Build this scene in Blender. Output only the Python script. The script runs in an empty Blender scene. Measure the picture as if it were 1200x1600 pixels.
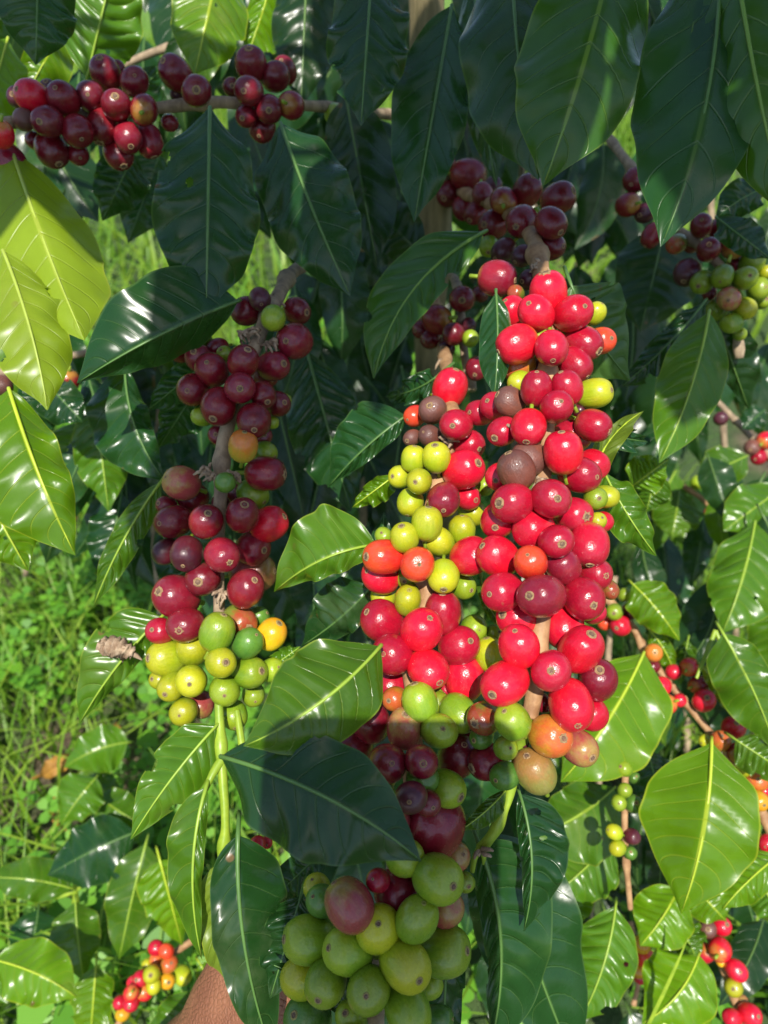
import bpy, math, random
from mathutils import Vector, Matrix, noise
random.seed(11)
R = math.radians
# ------------------------------------------------------------------ scene, camera
sc = bpy.context.scene
C = sc.collection
F = 1156.0                      # focal length in photo pixels (1200 x 1600)
PITCH = R(40)
CAM = Vector((0, 0, 0.80))
FWD = Vector((0, math.cos(PITCH), -math.sin(PITCH)))
UP = Vector((0, math.sin(PITCH), math.cos(PITCH)))
RT = Vector((1, 0, 0))


def cv(X, Y, d):
    """camera-frame metres (right, up, depth) to world"""
    return CAM + RT * X + UP * Y + FWD * d


def P(x, y, d):
    return cv((x - 600) / F * d, (800 - y) / F * d, d)


cam = bpy.data.cameras.new('camera')
cam.sensor_fit = 'VERTICAL'
cam.sensor_height = 36.0
cam.lens = 36.0 * F / 1600.0
cam.clip_start = 0.005
cam.clip_end = 500
cam.dof.use_dof = True
cam.dof.focus_distance = 0.295
cam.dof.aperture_fstop = 11.0
co = bpy.data.objects.new('camera', cam)
C.objects.link(co)
co.location = CAM
co.rotation_euler = (math.pi / 2 - PITCH, 0, 0)
sc.camera = co

# ------------------------------------------------------------------ light
S_CAM = Vector((0.0, 0.31, 0.95)).normalized()      # towards the sun, camera frame (right, up, back)
S_W = (RT * S_CAM.x + UP * S_CAM.y - FWD * S_CAM.z).normalized()
ELEV = math.asin(S_W.z)
sun = bpy.data.lights.new('sun', 'SUN')
sun.energy = 4.8
sun.angle = R(0.5)
sun.color = (1.0, 0.95, 0.86)
so = bpy.data.objects.new('sun', sun)
C.objects.link(so)
so.rotation_euler = (-S_W).to_track_quat('-Z', 'Y').to_euler()
w = bpy.data.worlds.new('World')
sc.world = w
w.use_nodes = True
nt = w.node_tree
bg = nt.nodes['Background']
sky = nt.nodes.new('ShaderNodeTexSky')
sky.sky_type = 'NISHITA'
sky.sun_disc = False
sky.sun_elevation = ELEV
sky.sun_rotation = math.atan2(S_W.x, S_W.y)
nt.links.new(sky.outputs[0], bg.inputs[0])
bg.inputs[1].default_value = 0.12
sc.view_settings.view_transform = 'Standard'
sc.view_settings.look = 'None'
sc.view_settings.exposure = 0.57
sc.view_settings.gamma = 1.0
sc.cycles.max_bounces = 7
sc.cycles.transparent_max_bounces = 4


# ------------------------------------------------------------------ node helpers
class NT:
    def __init__(s, name):
        s.m = bpy.data.materials.new(name)
        s.m.use_nodes = True
        s.t = s.m.node_tree
        s.t.nodes.clear()
        s.out = s.t.nodes.new('ShaderNodeOutputMaterial')

    def n(s, kind, **kw):
        nd = s.t.nodes.new('ShaderNode' + kind)
        for k, v in kw.items():
            setattr(nd, k, v)
        return nd

    def l(s, a, b):
        s.t.links.new(a, b)

    def val(s, inp, v):
        if isinstance(v, bpy.types.NodeSocket):
            s.l(v, inp)
        elif v is not None:
            inp.default_value = v

    def math(s, op, a, b=None, c=None, clamp=False):
        nd = s.n('Math', operation=op)
        nd.use_clamp = clamp
        s.val(nd.inputs[0], a)
        if b is not None:
            s.val(nd.inputs[1], b)
        if c is not None:
            s.val(nd.inputs[2], c)
        return nd.outputs[0]

    def ramp(s, fac, a, b, lo=0.0, hi=1.0):
        nd = s.n('MapRange', interpolation_type='SMOOTHSTEP')
        s.val(nd.inputs[0], fac)
        nd.inputs[1].default_value = a
        nd.inputs[2].default_value = b
        nd.inputs[3].default_value = lo
        nd.inputs[4].default_value = hi
        return nd.outputs[0]

    def mix(s, fac, a, b, mode='MIX'):
        nd = s.n('Mix', data_type='RGBA', blend_type=mode)
        s.val(nd.inputs['Factor'], fac)
        A = [i for i in nd.inputs if i.name == 'A' and i.type == 'RGBA'][0]
        B = [i for i in nd.inputs if i.name == 'B' and i.type == 'RGBA'][0]
        s.val(A, a if isinstance(a, bpy.types.NodeSocket) else tuple(a) + (1,))
        s.val(B, b if isinstance(b, bpy.types.NodeSocket) else tuple(b) + (1,))
        return [o for o in nd.outputs if o.type == 'RGBA'][0]

    def noise(s, vec, scale, detail=3, rough=0.55):
        nd = s.n('TexNoise')
        nd.inputs['Scale'].default_value = scale
        nd.inputs['Detail'].default_value = detail
        nd.inputs['Roughness'].default_value = rough
        if vec is not None:
            s.l(vec, nd.inputs['Vector'])
        return nd.outputs[0]

    def bump(s, h, strength, dist, normal=None):
        nd = s.n('Bump')
        nd.inputs['Strength'].default_value = strength
        nd.inputs['Distance'].default_value = dist
        s.l(h, nd.inputs['Height'])
        if normal is not None:
            s.l(normal, nd.inputs['Normal'])
        return nd.outputs[0]

    def prin(s, color, rough=0.5, normal=None, coat=0.0, spec=0.5, coat_rough=0.1):
        p = s.n('BsdfPrincipled')
        s.val(p.inputs['Base Color'], color if isinstance(color, bpy.types.NodeSocket) else tuple(color) + (1,))
        s.val(p.inputs['Roughness'], rough)
        p.inputs['Coat Weight'].default_value = coat
        p.inputs['Coat Roughness'].default_value = coat_rough
        p.inputs['Specular IOR Level'].default_value = spec
        if normal is not None:
            s.l(normal, p.inputs['Normal'])
        return p.outputs[0]


NV = 9.0            # lateral vein pairs


def leaf_material(name, col, back, vein, trans, tw=0.25, rough=0.26, spots=0.62, coat=0.08):
    k = NT(name)
    uv = k.n('UVMap').outputs[0]
    sep = k.n('SeparateXYZ')
    k.l(uv, sep.inputs[0])
    au = k.math('ABSOLUTE', k.math('SUBTRACT', k.math('MULTIPLY', sep.outputs[0], 2.0), 1.0))
    s_ = sep.outputs[1]
    q = k.math('MULTIPLY', k.math('SUBTRACT', s_, k.math('ADD', k.math('MULTIPLY', au, 0.075), k.math('MULTIPLY', k.math('MULTIPLY', au, au), 0.10))), NV)
    tc = k.n('TexCoord').outputs['Object']
    rnd = k.n('ObjectInfo').outputs['Random']
    q = k.math('ADD', q, k.math('MULTIPLY', k.math('SUBTRACT', k.noise(tc, 24.0, 1), 0.5), 0.9))
    fr = k.math('FRACT', q)
    dv = k.math('SUBTRACT', 0.5, k.math('ABSOLUTE', k.math('SUBTRACT', fr, 0.5)))
    vm = k.math('MULTIPLY', k.ramp(dv, 0.055, 0.012), k.ramp(au, 0.95, 0.72))
    mm = k.ramp(au, 0.05, 0.02)
    n1 = k.noise(tc, 22.0, 4)
    n2 = k.noise(tc, 160.0, 3)
    shade = k.math('ADD', k.math('MULTIPLY', n1, 0.5), k.math('ADD', 0.52, k.math('MULTIPLY', rnd, 0.42)))
    shade = k.math('ADD', shade, k.math('MULTIPLY', k.math('SUBTRACT', n2, 0.5), 0.25))
    geo = k.n('NewGeometry')
    base = k.mix(geo.outputs['Backfacing'], col, back)
    yel = k.mix(k.ramp(n1, 0.52, 0.78, 0, 0.35), base, [back[0] * 1.25, back[1] * 1.1, back[2]])
    sc_ = k.n('VectorMath', operation='SCALE')
    k.l(yel, sc_.inputs[0])
    k.l(shade, sc_.inputs['Scale'])
    c = k.mix(k.math('MULTIPLY', vm, 0.30), sc_.outputs[0], vein)
    c = k.mix(k.math('MULTIPLY', mm, 0.85), c, vein)
    c = k.mix(k.ramp(au, 0.955, 0.985, 0, 0.55), c, [vein[0], vein[1] * 0.9, vein[2]])
    vo = k.n('TexVoronoi')
    vo.inputs['Scale'].default_value = 75.0
    k.l(tc, vo.inputs['Vector'])
    sp = k.math('MULTIPLY', k.ramp(vo.outputs[0], 0.16, 0.09), k.ramp(k.noise(tc, 14.0, 1), spots, spots + 0.05))
    c = k.mix(k.math('MULTIPLY', sp, 0.8), c, (0.16, 0.085, 0.03))
    ne = k.math('MULTIPLY', k.ramp(au, 0.80, 0.97), k.ramp(k.noise(tc, 17.0, 4, .65), spots + .03, spots + .07))
    c = k.mix(k.math('MULTIPLY', ne, 0.85), c, (0.17, 0.095, 0.035))
    h = k.math('ADD', k.math('MULTIPLY', vm, -0.8), k.math('MULTIPLY', n2, 0.16))
    nr = k.bump(h, 0.5, 0.0009)
    rg = k.math('ADD', rough - 0.06, k.math('MULTIPLY', k.noise(tc, 60.0, 3), 0.12))
    rg = k.math('ADD', rg, k.math('MULTIPLY', geo.outputs['Backfacing'], 0.15))
    c = k.mix(k.math('MULTIPLY', k.ramp(k.noise(tc, 11.0, 6, .75), .55, .75), .09), c, (0.30, 0.27, 0.20))
    p = k.prin(c, rg, nr, coat=coat, spec=0.42, coat_rough=0.22)
    tr = k.n('BsdfTranslucent')
    k.l(k.mix(vm, trans, [trans[0] * 0.55, trans[1] * 0.6, trans[2] * 0.6]), tr.inputs[0])
    k.l(nr, tr.inputs['Normal'])
    mx = k.n('MixShader')
    mx.inputs[0].default_value = tw
    k.l(p, mx.inputs[1])
    k.l(tr.outputs[0], mx.inputs[2])
    k.l(mx.outputs[0], k.out.inputs[0])
    return k.m


LEAF = {
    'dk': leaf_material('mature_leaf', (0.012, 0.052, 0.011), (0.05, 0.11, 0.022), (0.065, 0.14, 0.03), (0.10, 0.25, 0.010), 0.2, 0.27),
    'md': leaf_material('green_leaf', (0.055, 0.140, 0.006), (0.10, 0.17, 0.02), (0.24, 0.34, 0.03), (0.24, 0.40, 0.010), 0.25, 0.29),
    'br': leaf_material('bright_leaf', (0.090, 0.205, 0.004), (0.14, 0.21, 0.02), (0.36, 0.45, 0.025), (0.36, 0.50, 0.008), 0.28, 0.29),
    'mk': leaf_material('half_shade_leaf', (0.030, 0.095, 0.008), (0.07, 0.14, 0.02), (0.14, 0.24, 0.03), (0.14, 0.30, 0.010), 0.2, 0.29),  # darker copy of the green leaf; its half shade is in the colour
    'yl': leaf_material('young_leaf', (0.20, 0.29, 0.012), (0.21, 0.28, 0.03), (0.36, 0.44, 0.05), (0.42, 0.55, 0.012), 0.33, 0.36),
    'bg': leaf_material('inner_shade_leaf', (0.011, 0.038, 0.008), (0.03, 0.07, 0.014), (0.04, 0.10, 0.02), (0.09, 0.24, 0.012), 0.2, 0.3, coat=0.05),  # mature leaf darkened further, so the inner shade sits in the colour
}


def rib_material(name, col):
    k = NT(name)
    tc = k.n('TexCoord').outputs['Object']
    c = k.mix(k.noise(tc, 120.0, 3), [v * 0.75 for v in col], [min(1, v * 1.25) for v in col])
    k.l(k.prin(c, 0.42), k.out.inputs[0])
    return k.m


RIB = {'mk': rib_material('midrib_mid', (0.14, 0.25, 0.035)), 'dk': rib_material('midrib_dark', (0.075, 0.16, 0.035)), 'md': rib_material('midrib_green', (0.24, 0.36, 0.035)),
       'br': rib_material('midrib_lime', (0.36, 0.46, 0.03)), 'yl': rib_material('midrib_yellow', (0.3, 0.38, 0.05)),
       'bg': rib_material('midrib_inner', (0.08, 0.15, 0.03))}


def cherry_material(name, c1, c2, g0=-0.2, g1=0.9, nz=0.5, rough=0.24, wrinkle=0.0, coat=0.25):
    """c1 is the general colour, c2 takes over towards the scar end / in patches"""
    k = NT(name)
    tc = k.n('TexCoord').outputs['Object']
    oi = k.n('ObjectInfo')
    off = k.n('VectorMath', operation='ADD')
    k.l(tc, off.inputs[0])
    cmb = k.n('CombineXYZ')
    k.l(k.math('MULTIPLY', oi.outputs['Random'], 40.0), cmb.inputs[0])
    k.l(cmb.outputs[0], off.inputs[1])
    v = off.outputs[0]
    sep = k.n('SeparateXYZ')
    k.l(tc, sep.inputs[0])
    st = k.n('VectorMath', operation='MULTIPLY')
    k.l(v, st.inputs[0])
    st.inputs[1].default_value = (9, 9, 1.1)
    streak = k.noise(st.outputs[0], 1.0, 3)
    n1 = k.noise(v, 1.6, 3)
    g = k.math('ADD', sep.outputs[2], k.math('MULTIPLY', k.math('SUBTRACT', n1, 0.5), nz * 4))
    g = k.math('ADD', g, k.math('MULTIPLY', k.math('SUBTRACT', streak, 0.5), 0.5))
    c = k.mix(k.ramp(g, g0, g1), c1, c2)
    c = k.mix(k.ramp(k.math('ADD', sep.outputs[2], k.math('MULTIPLY', k.math('SUBTRACT', n1, 0.5), .9)), -.55, -1.0, 0, .7), c, (0.36, 0.20, 0.03))
    val = k.math('ADD', 0.78, k.math('MULTIPLY', oi.outputs['Random'], 0.42))
    val = k.math('ADD', val, k.math('MULTIPLY', k.math('SUBTRACT', streak, 0.5), 0.35))
    val = k.math('ADD', val, k.math('MULTIPLY', k.math('SUBTRACT', k.noise(v, 14.0, 3), 0.5), 0.3))
    s = k.n('VectorMath', operation='SCALE')
    k.l(c, s.inputs[0])
    k.l(val, s.inputs['Scale'])
    vo = k.n('TexVoronoi')
    vo.inputs['Scale'].default_value = 5.5
    k.l(v, vo.inputs['Vector'])
    sp = k.math('MULTIPLY', k.ramp(vo.outputs[0], 0.10, 0.05), k.ramp(k.noise(v, 3.0, 1), 0.5, 0.55))
    c = k.mix(k.math('MULTIPLY', sp, 0.35), s.outputs[0], [min(1, q * 1.4 + 0.16) for q in c1])
    sc_ = k.math('MULTIPLY', k.ramp(k.noise(v, 2.3, 5, 0.7), 0.66, 0.71), 0.35)
    c = k.mix(sc_, c, (0.22, 0.12, 0.06))
    c = k.mix(k.ramp(k.noise(v, 1.1, 4, .7), .45, .75, 0, .05), c, (0.45, 0.36, 0.36))
    h = k.math('ADD', k.math('MULTIPLY', k.noise(v, 9.0, 3), 0.5), k.math('MULTIPLY', streak, 0.35 + wrinkle * 4))
    nr = k.bump(h, 0.10 + wrinkle, 0.10)
    rg = k.math('ADD', rough, k.math('MULTIPLY', k.math('SUBTRACT', k.noise(v, 6.0, 3), 0.5), 0.2))
    p = k.prin(c, rg, nr, coat=coat, coat_rough=0.085, spec=0.4)
    k.l(p, k.out.inputs[0])
    return k.m


CH = {
    'R': cherry_material('cherry_red', (0.58, 0.006, 0.020), (0.48, 0.006, 0.026), nz=0.4),
    'P': cherry_material('cherry_crimson', (0.42, 0.006, 0.025), (0.33, 0.006, 0.024), nz=0.5),
    'D': cherry_material('cherry_maroon', (0.19, 0.007, 0.013), (0.135, 0.006, 0.014), nz=0.5),
    'E': cherry_material('cherry_ripe_dark', (0.24, 0.010, 0.022), (0.17, 0.007, 0.02), nz=0.6),
    'k': cherry_material('cherry_overripe', (0.10, 0.010, 0.017), (0.06, 0.010, 0.02), nz=0.5, rough=0.36),
    'O': cherry_material('cherry_scarlet', (0.62, 0.022, 0.014), (0.60, 0.055, 0.018), nz=0.5),
    'o': cherry_material('cherry_orange', (0.46, 0.21, 0.02), (0.50, 0.10, 0.025), nz=0.7),
    'Y': cherry_material('cherry_lime', (0.27, 0.34, 0.010), (0.36, 0.36, 0.012), nz=0.4, rough=0.3),
    'G': cherry_material('cherry_green', (0.14, 0.25, 0.012), (0.21, 0.29, 0.014), nz=0.5, rough=0.3),
    'g': cherry_material('cherry_deep_green', (0.05, 0.14, 0.018), (0.08, 0.18, 0.02), nz=0.5, rough=0.3),
    'B': cherry_material('cherry_dried', (0.17, 0.055, 0.035), (0.12, 0.05, 0.04), nz=0.7, rough=0.40, wrinkle=0.07, coat=0.1),
    'T': cherry_material('cherry_turning', (0.33, 0.27, 0.02), (0.46, 0.14, 0.02), g0=-0.6, g1=0.7, nz=0.4),
    'A': cherry_material('cherry_yellow', (0.62, 0.42, 0.010), (0.62, 0.28, 0.010), nz=0.4),
    'M': cherry_material('cherry_mottled', (0.32, 0.05, 0.05), (0.30, 0.19, 0.05), nz=0.7, g0=-0.1, g1=1.2),
    'W': cherry_material('cherry_olive', (0.24, 0.22, 0.05), (0.30, 0.15, 0.04), nz=0.7, g0=-0.3, g1=1.0, rough=.35),
    'N': cherry_material('cherry_blushed', (0.14, 0.17, 0.02), (0.28, 0.05, 0.02), nz=0.6, g0=0.0, g1=0.9),
}


def simple(name, ca, cb, scale, rough=0.8, bump=0.0, stretch=(1, 1, 1), dist=0.001):
    k = NT(name)
    tc = k.n('TexCoord').outputs['Object']
    st = k.n('VectorMath', operation='MULTIPLY')
    k.l(tc, st.inputs[0])
    st.inputs[1].default_value = stretch
    n1 = k.noise(st.outputs[0], scale, 5, 0.65)
    c = k.mix(k.ramp(n1, 0.3, 0.7), ca, cb)
    nr = k.bump(n1, bump, dist) if bump else None
    k.l(k.prin(c, rough, nr), k.out.inputs[0])
    return k.m


M_BARK = simple('branch_bark', (0.17, 0.12, 0.075), (0.36, 0.27, 0.17), 160, 0.8, 0.7, (1, 1, 0.35))
M_TAN = simple('pale_bark', (0.24, 0.12, 0.05), (0.42, 0.25, 0.12), 140, 0.65, 0.5)
M_GREENSTEM = simple('green_stem', (0.17, 0.27, 0.02), (0.28, 0.38, 0.03), 90, 0.4, 0.2)
M_TRUNK = simple('trunk_bark', (0.10, 0.085, 0.035), (0.26, 0.20, 0.10), 90, 0.85, 0.9, (1, 1, 0.12), 0.003)
M_SCAR = simple('scar_ring', (0.30, 0.17, 0.07), (0.48, 0.32, 0.16), 6, 0.75, 0.6, dist=0.05)
M_SCARG = simple('scar_ring_green', (0.28, 0.26, 0.06), (0.36, 0.28, 0.10), 6, 0.7, 0.5, dist=0.05)
M_HOLE = simple('scar_centre', (0.07, 0.04, 0.025), (0.17, 0.10, 0.06), 9, 0.8)
M_DRY = simple('dry_husk', (0.16, 0.10, 0.06), (0.40, 0.30, 0.20), 200, 0.9, 0.8)
M_FALLEN = simple("fallen_leaf", (0.20, 0.09, 0.012), (0.34, 0.17, 0.02), 60, 0.7)

# ------------------------------------------------------------------ object helpers


def thing(name, label, cat, loc, group=None):
    o = bpy.data.objects.new(name, None)
    o.empty_display_size = 0.01
    C.objects.link(o)
    o.location = loc
    o['label'] = label
    o['category'] = cat
    if group:
        o['group'] = group
    return o


def link(name, me, parent, mats, label=None):
    o = bpy.data.objects.new(name, me)
    C.objects.link(o)
    if mats:
        for m in mats:
            me.materials.append(m)
    if parent is not None:
        o.parent = parent
        o.matrix_parent_inverse = Matrix.Identity(4)
    if label:
        o['label'] = label
    return o


def mesh(name, v, f, smooth=True, mi=None):
    me = bpy.data.meshes.new(name)
    me.from_pydata([tuple(p) for p in v], [], f)
    if smooth:
        me.polygons.foreach_set('use_smooth', [True] * len(me.polygons))
    if mi:
        me.polygons.foreach_set('material_index', mi)
    me.update()
    return me


def catmull(pts, n):
    """pts: list of tuples (any dims) -> n samples along a Catmull-Rom"""
    out = []
    m = len(pts) - 1
    for i in range(n):
        t = i / (n - 1) * m
        k = min(int(t), m - 1)
        u = t - k
        p0 = pts[max(k - 1, 0)]
        p1 = pts[k]
        p2 = pts[k + 1]
        p3 = pts[min(k + 2, m)]
        out.append(tuple(0.5 * (2 * b + (c - a) * u + (2 * a - 5 * b + 4 * c - d) * u * u + (-a + 3 * b - 3 * c + d) * u ** 3)
                         for a, b, c, d in zip(p0, p1, p2, p3)))
    return out


def tube(pts, rad, seg=10, v=None, f=None, wob=0.0, seed=0):
    """sweep; pts list of Vector, rad list; appends to v,f"""
    v = [] if v is None else v
    f = [] if f is None else f
    o = len(v)
    n = len(pts)
    ref = Vector((0.3, 0.2, 0.93))
    for i, p in enumerate(pts):
        t = (pts[min(i + 1, n - 1)] - pts[max(i - 1, 0)]).normalized()
        a = t.cross(ref)
        if a.length < 0.05:
            a = t.cross(Vector((1, 0, 0)))
        a.normalize()
        b = t.cross(a)
        for j in range(seg):
            th = 2 * math.pi * j / seg
            r = rad[i]
            if wob:
                r *= 1 + wob * noise.noise(Vector((p.x * 90 + seed, p.y * 90 + th, p.z * 90)))
            v.append(p + a * math.cos(th) * r + b * math.sin(th) * r)
    for i in range(n - 1):
        for j in range(seg):
            j2 = (j + 1) % seg
            f.append((o + i * seg + j, o + i * seg + j2, o + (i + 1) * seg + j2, o + (i + 1) * seg + j))
    f.append(tuple(o + j for j in range(seg))[::-1])
    f.append(tuple(o + (n - 1) * seg + j for j in range(seg)))
    return v, f


def stem(parent, pts, mat, name='stem', nodes=True, seed=0):
    """pts: (x px, y px, depth m, radius mm). Woody stem with swollen nodes"""
    root = parent.location
    n = max(16, 10 * len(pts))
    sm = catmull(pts, n)
    vs = [P(a, b, c) - root for a, b, c, d in sm]
    ln = 0
    rad = []
    for i, s in enumerate(sm):
        if i:
            ln += (vs[i] - vs[i - 1]).length
        r = s[3] * 0.001 * (.8 if s[3] > 2.9 else 1)
        if nodes:
            r *= 1 + 0.42 * math.exp(-((((ln + seed * .007) % 0.042) - 0.021) / 0.0042) ** 2)
        rad.append(r)
    v, f = tube(vs, rad, 12, wob=0.12, seed=seed)
    return link(name, mesh(name, v, f), parent, [mat])


# ---- leaf blade
PROF = [(0, 0.0), (.025, .13), (.06, .33), (.11, .56), (.18, .79), (.27, .94), (.37, 1.0), (.47, 1.0), (.58, .955), (.68, .85), (.77, .69), (.85, .465), (.91, .26), (.955, .12), (.985, .05), (1, 0.0)]


_PX = catmull(PROF, 400)
_PT = []
_k = 0
for _i in range(201):
    _t = _i / 200
    while _k < 398 and _PX[_k + 1][0] < _t:
        _k += 1
    _d = _PX[_k + 1][0] - _PX[_k][0]
    _PT.append(max(0.0, _PX[_k][1] + (_PX[_k + 1][1] - _PX[_k][1]) * (0 if _d <= 0 else min(1, max(0, (_t - _PX[_k][0]) / _d)))))


def prof(s):
    x = min(1, max(0, s)) * 200
    i = min(199, int(x))
    return _PT[i] + (_PT[i + 1] - _PT[i]) * (x - i)


def blade(c_fn, side_fn, Wa, Wb, ta, tb, curv, wave, quilt, N, M, seed):
    """verts/faces/uv of one blade; c_fn(s)->Vector; side_fn(s)->(a0, n)"""
    rnd = random.Random(seed)
    ph1, ph2 = rnd.uniform(0, 6.28), rnd.uniform(0, 6.28)
    k1, k2 = rnd.uniform(2.4, 4.2), rnd.uniform(2.4, 4.2)
    pw = rnd.uniform(.8, 1.03)
    v, uv = [], []
    for i in range(N + 1):
        s = i / N
        c = c_fn(s)
        a0, n = side_fn(s)
        sp = s ** pw
        pr = (prof(sp) + prof(min(1, sp + .02)) + prof(max(0, sp - .02))) / 3 if 0 < s < 1 else 0.0
        for j in range(2 * M + 1):
            u = (j - M) / M
            au = abs(u)
            if u < 0:
                W, al, ph, kk = Wb, tb, ph2, k2
            else:
                W, al, ph, kk = Wa, ta, ph1, k1
            ed = 1 + 0.014 * math.sin(2 * math.pi * kk * 1.6 * s + ph * 2) + 0.03 * math.sin(2 * math.pi * kk * 0.8 * s + ph * 3)
            lat = W * pr * au * ed
            q = (s - 0.075 * au - 0.10 * au * au) * NV
            hq = quilt * (abs(math.sin(math.pi * q)) ** 0.8 - 0.6) * min(1, au * 4) * (1 - au ** 3) * pr
            h = math.tan(al) * lat + curv * lat * au - 0.10 * lat * (1 - au) + hq + wave * (au ** 2.2) * pr * math.sin(2 * math.pi * kk * s + ph)
            h += (Wa + Wb) * 0.15 * noise.noise(Vector((s * 2.6 + seed * 5.13, u * 1.1, seed * 0.37))) * pr * (0.4 + 0.6 * au)
            v.append(c + a0 * (lat if u >= 0 else -lat) + n * h)
            uv.append((0.5 + 0.5 * u, s))
    f = []
    w_ = 2 * M + 1
    for i in range(N):
        for j in range(2 * M):
            f.append((i * w_ + j, i * w_ + j + 1, (i + 1) * w_ + j + 1, (i + 1) * w_ + j))
    return v, f, uv


def put_uv(me, uv):
    l = me.uv_layers.new(name='UVMap')
    arr = []
    for lp in me.loops:
        arr.extend(uv[lp.vertex_index])
    l.data.foreach_set('uv', arr)


LEAFN = [0]


def leaf(parent, bx, by, tx, ty, wa, wb, zb, zt=None, mat='dk', bend=0, sag=0.0, ta=-12, tb=-12, wave=0.0046, quilt=0.0022, curv=-0.12, label=None, petiole=0.012, N=44, M=8, back=False, holes=()):
    """one leaf: base and tip pixel with depths, visible half widths in px (a: image-left of a hanging leaf),
    bend: px bow of the midrib towards side a, sag: metres the middle comes towards the camera"""
    LEAFN[0] += 1
    seed = LEAFN[0]
    rb = random.Random(seed * 7 + 1)
    holes = list(holes)
    if N == 44 and rb.random() < .3:
        for _ in range(rb.choice((1, 1, 2, 3))):
            holes.append((rb.choice((-1.02, 1.02)) * rb.uniform(.93, 1.03), rb.uniform(.2, .85), rb.uniform(.02, .055)))
        if rb.random() < .4:
            holes.append((rb.uniform(-.7, .7), rb.uniform(.2, .8), rb.uniform(.012, .022)))
    if holes:
        N, M = 130, 28
    zt = zb if zt is None else zt
    root = parent.location
    d = Vector((tx - bx, ty - by))
    L = d.length
    d /= L
    na = Vector((-d.y, d.x))
    mx, my = (bx + tx) / 2 + na.x * bend, (by + ty) / 2 + na.y * bend
    A, B = P(bx, by, zb) - root, P(tx, ty, zt) - root
    Mid = P(mx, my, (zb + zt) / 2 - sag) - root
    K = Mid * 2 - (A + B) / 2

    def c_fn(s):
        return A * (1 - s) ** 2 + K * 2 * s * (1 - s) + B * s * s

    def tan(s):
        return ((K - A) * (1 - s) + (B - K) * s).normalized()

    camr = CAM - root

    def side_fn(s):
        c = c_fn(s)
        t = tan(s)
        vw = (camr - c).normalized()
        n = (vw - t * vw.dot(t)).normalized()
        a0 = n.cross(t)
        scr = RT * na.x - UP * na.y
        if a0.dot(scr) < 0:
            a0 = -a0
        return a0, n

    dm = (zb + zt) / 2 - sag
    v, f, uv = blade(c_fn, side_fn, wa / F * dm, wb / F * dm, R(ta), R(tb), curv, wave, quilt, N, M, seed)
    if holes:
        asp = (wa + wb) / 2 / L

        def keepf(fc):
            u_ = sum(uv[i][0] for i in fc) / 4 * 2 - 1
            s_ = sum(uv[i][1] for i in fc) / 4
            w_ = asp * max(.1, prof(s_))
            return all(math.hypot((u_ - hu) * w_, s_ - hs) > hr * (1 + .35 * noise.noise(Vector((u_ * 9, s_ * 30, hs * 50)))) for hu, hs, hr in holes)
        f = [fc for fc in f if keepf(fc)]
    me = mesh('leaf', v, f)
    put_uv(me, uv)
    # make the upper face look towards the camera unless the back is shown
    fn = me.polygons[len(me.polygons) // 2 + M // 2]
    facing = fn.normal.dot(camr - fn.center) > 0
    if facing == back:
        me.flip_normals()
    lo = link('leaf', me, parent, [LEAF[mat]], label)
    # midrib and petiole, a ridge of its own
    pts, rad = [], []
    t0 = tan(0)
    lm = (B - A).length
    for i in range(3):
        pts.append(A - t0 * petiole * (1 - i / 3) * .7 - side_fn(0)[1] * petiole * .8 * (1 - i / 3) ** 1.4)
        rad.append(0.0009)
    for i in range(15):
        s = i / 14 * 0.97
        pts.append(c_fn(s) + side_fn(s)[1] * 0.0001)
        rad.append(0.00072 * (1 - s) ** 0.8 * min(1.2, lm / 0.08) + 0.00018)
    v, f = tube(pts, rad, 6)
    link('midrib', mesh('midrib', v, f), lo, [RIB[mat]])
    return lo


# ---- cherries
def cherry_mesh(seed):
    rnd = random.Random(seed)
    v, f = [], []
    NS, NR = 26, 18
    e = rnd.uniform(2.1, 2.35)
    ax, ay = rnd.uniform(.95, 1.0), rnd.uniform(1.0, 1.05)
    lob = rnd.uniform(0.006, 0.02)
    dim = rnd.uniform(.02, .05)
    zs = [-math.cos(math.pi * i / NR) for i in range(NR + 1)]
    for i, z in enumerate(zs):
        r = max(0.0, 1 - abs(z) ** e) ** (1 / e) if 0 < i < NR else 0
        if i in (0, NR):
            v.append(Vector((0, 0, z * (1 - (dim if i else 0)))))
            continue
        zz = z - (dim * max(0, (z - .86) / .14) if z > .86 else 0)
        for j in range(NS):
            th = 2 * math.pi * j / NS
            k = 1 + lob * math.cos(2 * th) + 0.02 * noise.noise(Vector((math.cos(th) * 1.3 + seed * 7, math.sin(th) * 1.3, z * 1.3)))
            v.append(Vector((r * k * ax * math.cos(th), r * k * ay * math.sin(th), zz)))
    for j in range(NS):
        f.append((0, 1 + (j + 1) % NS, 1 + j))
    for i in range(NR - 2):
        for j in range(NS):
            a = 1 + i * NS + j
            b = 1 + i * NS + (j + 1) % NS
            f.append((a, b, b + NS, a + NS))
    last = len(v) - 1
    for j in range(NS):
        f.append((last, last - NS + j, last - NS + (j + 1) % NS))
    nf = len(f)
    # short green stalk at the other end
    tube([Vector((0, 0, -.93)), Vector((.02, 0, -1.15)), Vector((.05, .02, -1.5))], [.16, .12, .14], 8, v, f)
    me = mesh('cherry', v, f, mi=[0] * nf + [1] * (len(f) - nf))
    me.materials.append(CH['R'])
    me.materials.append(M_GREENSTEM)
    return me


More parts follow.
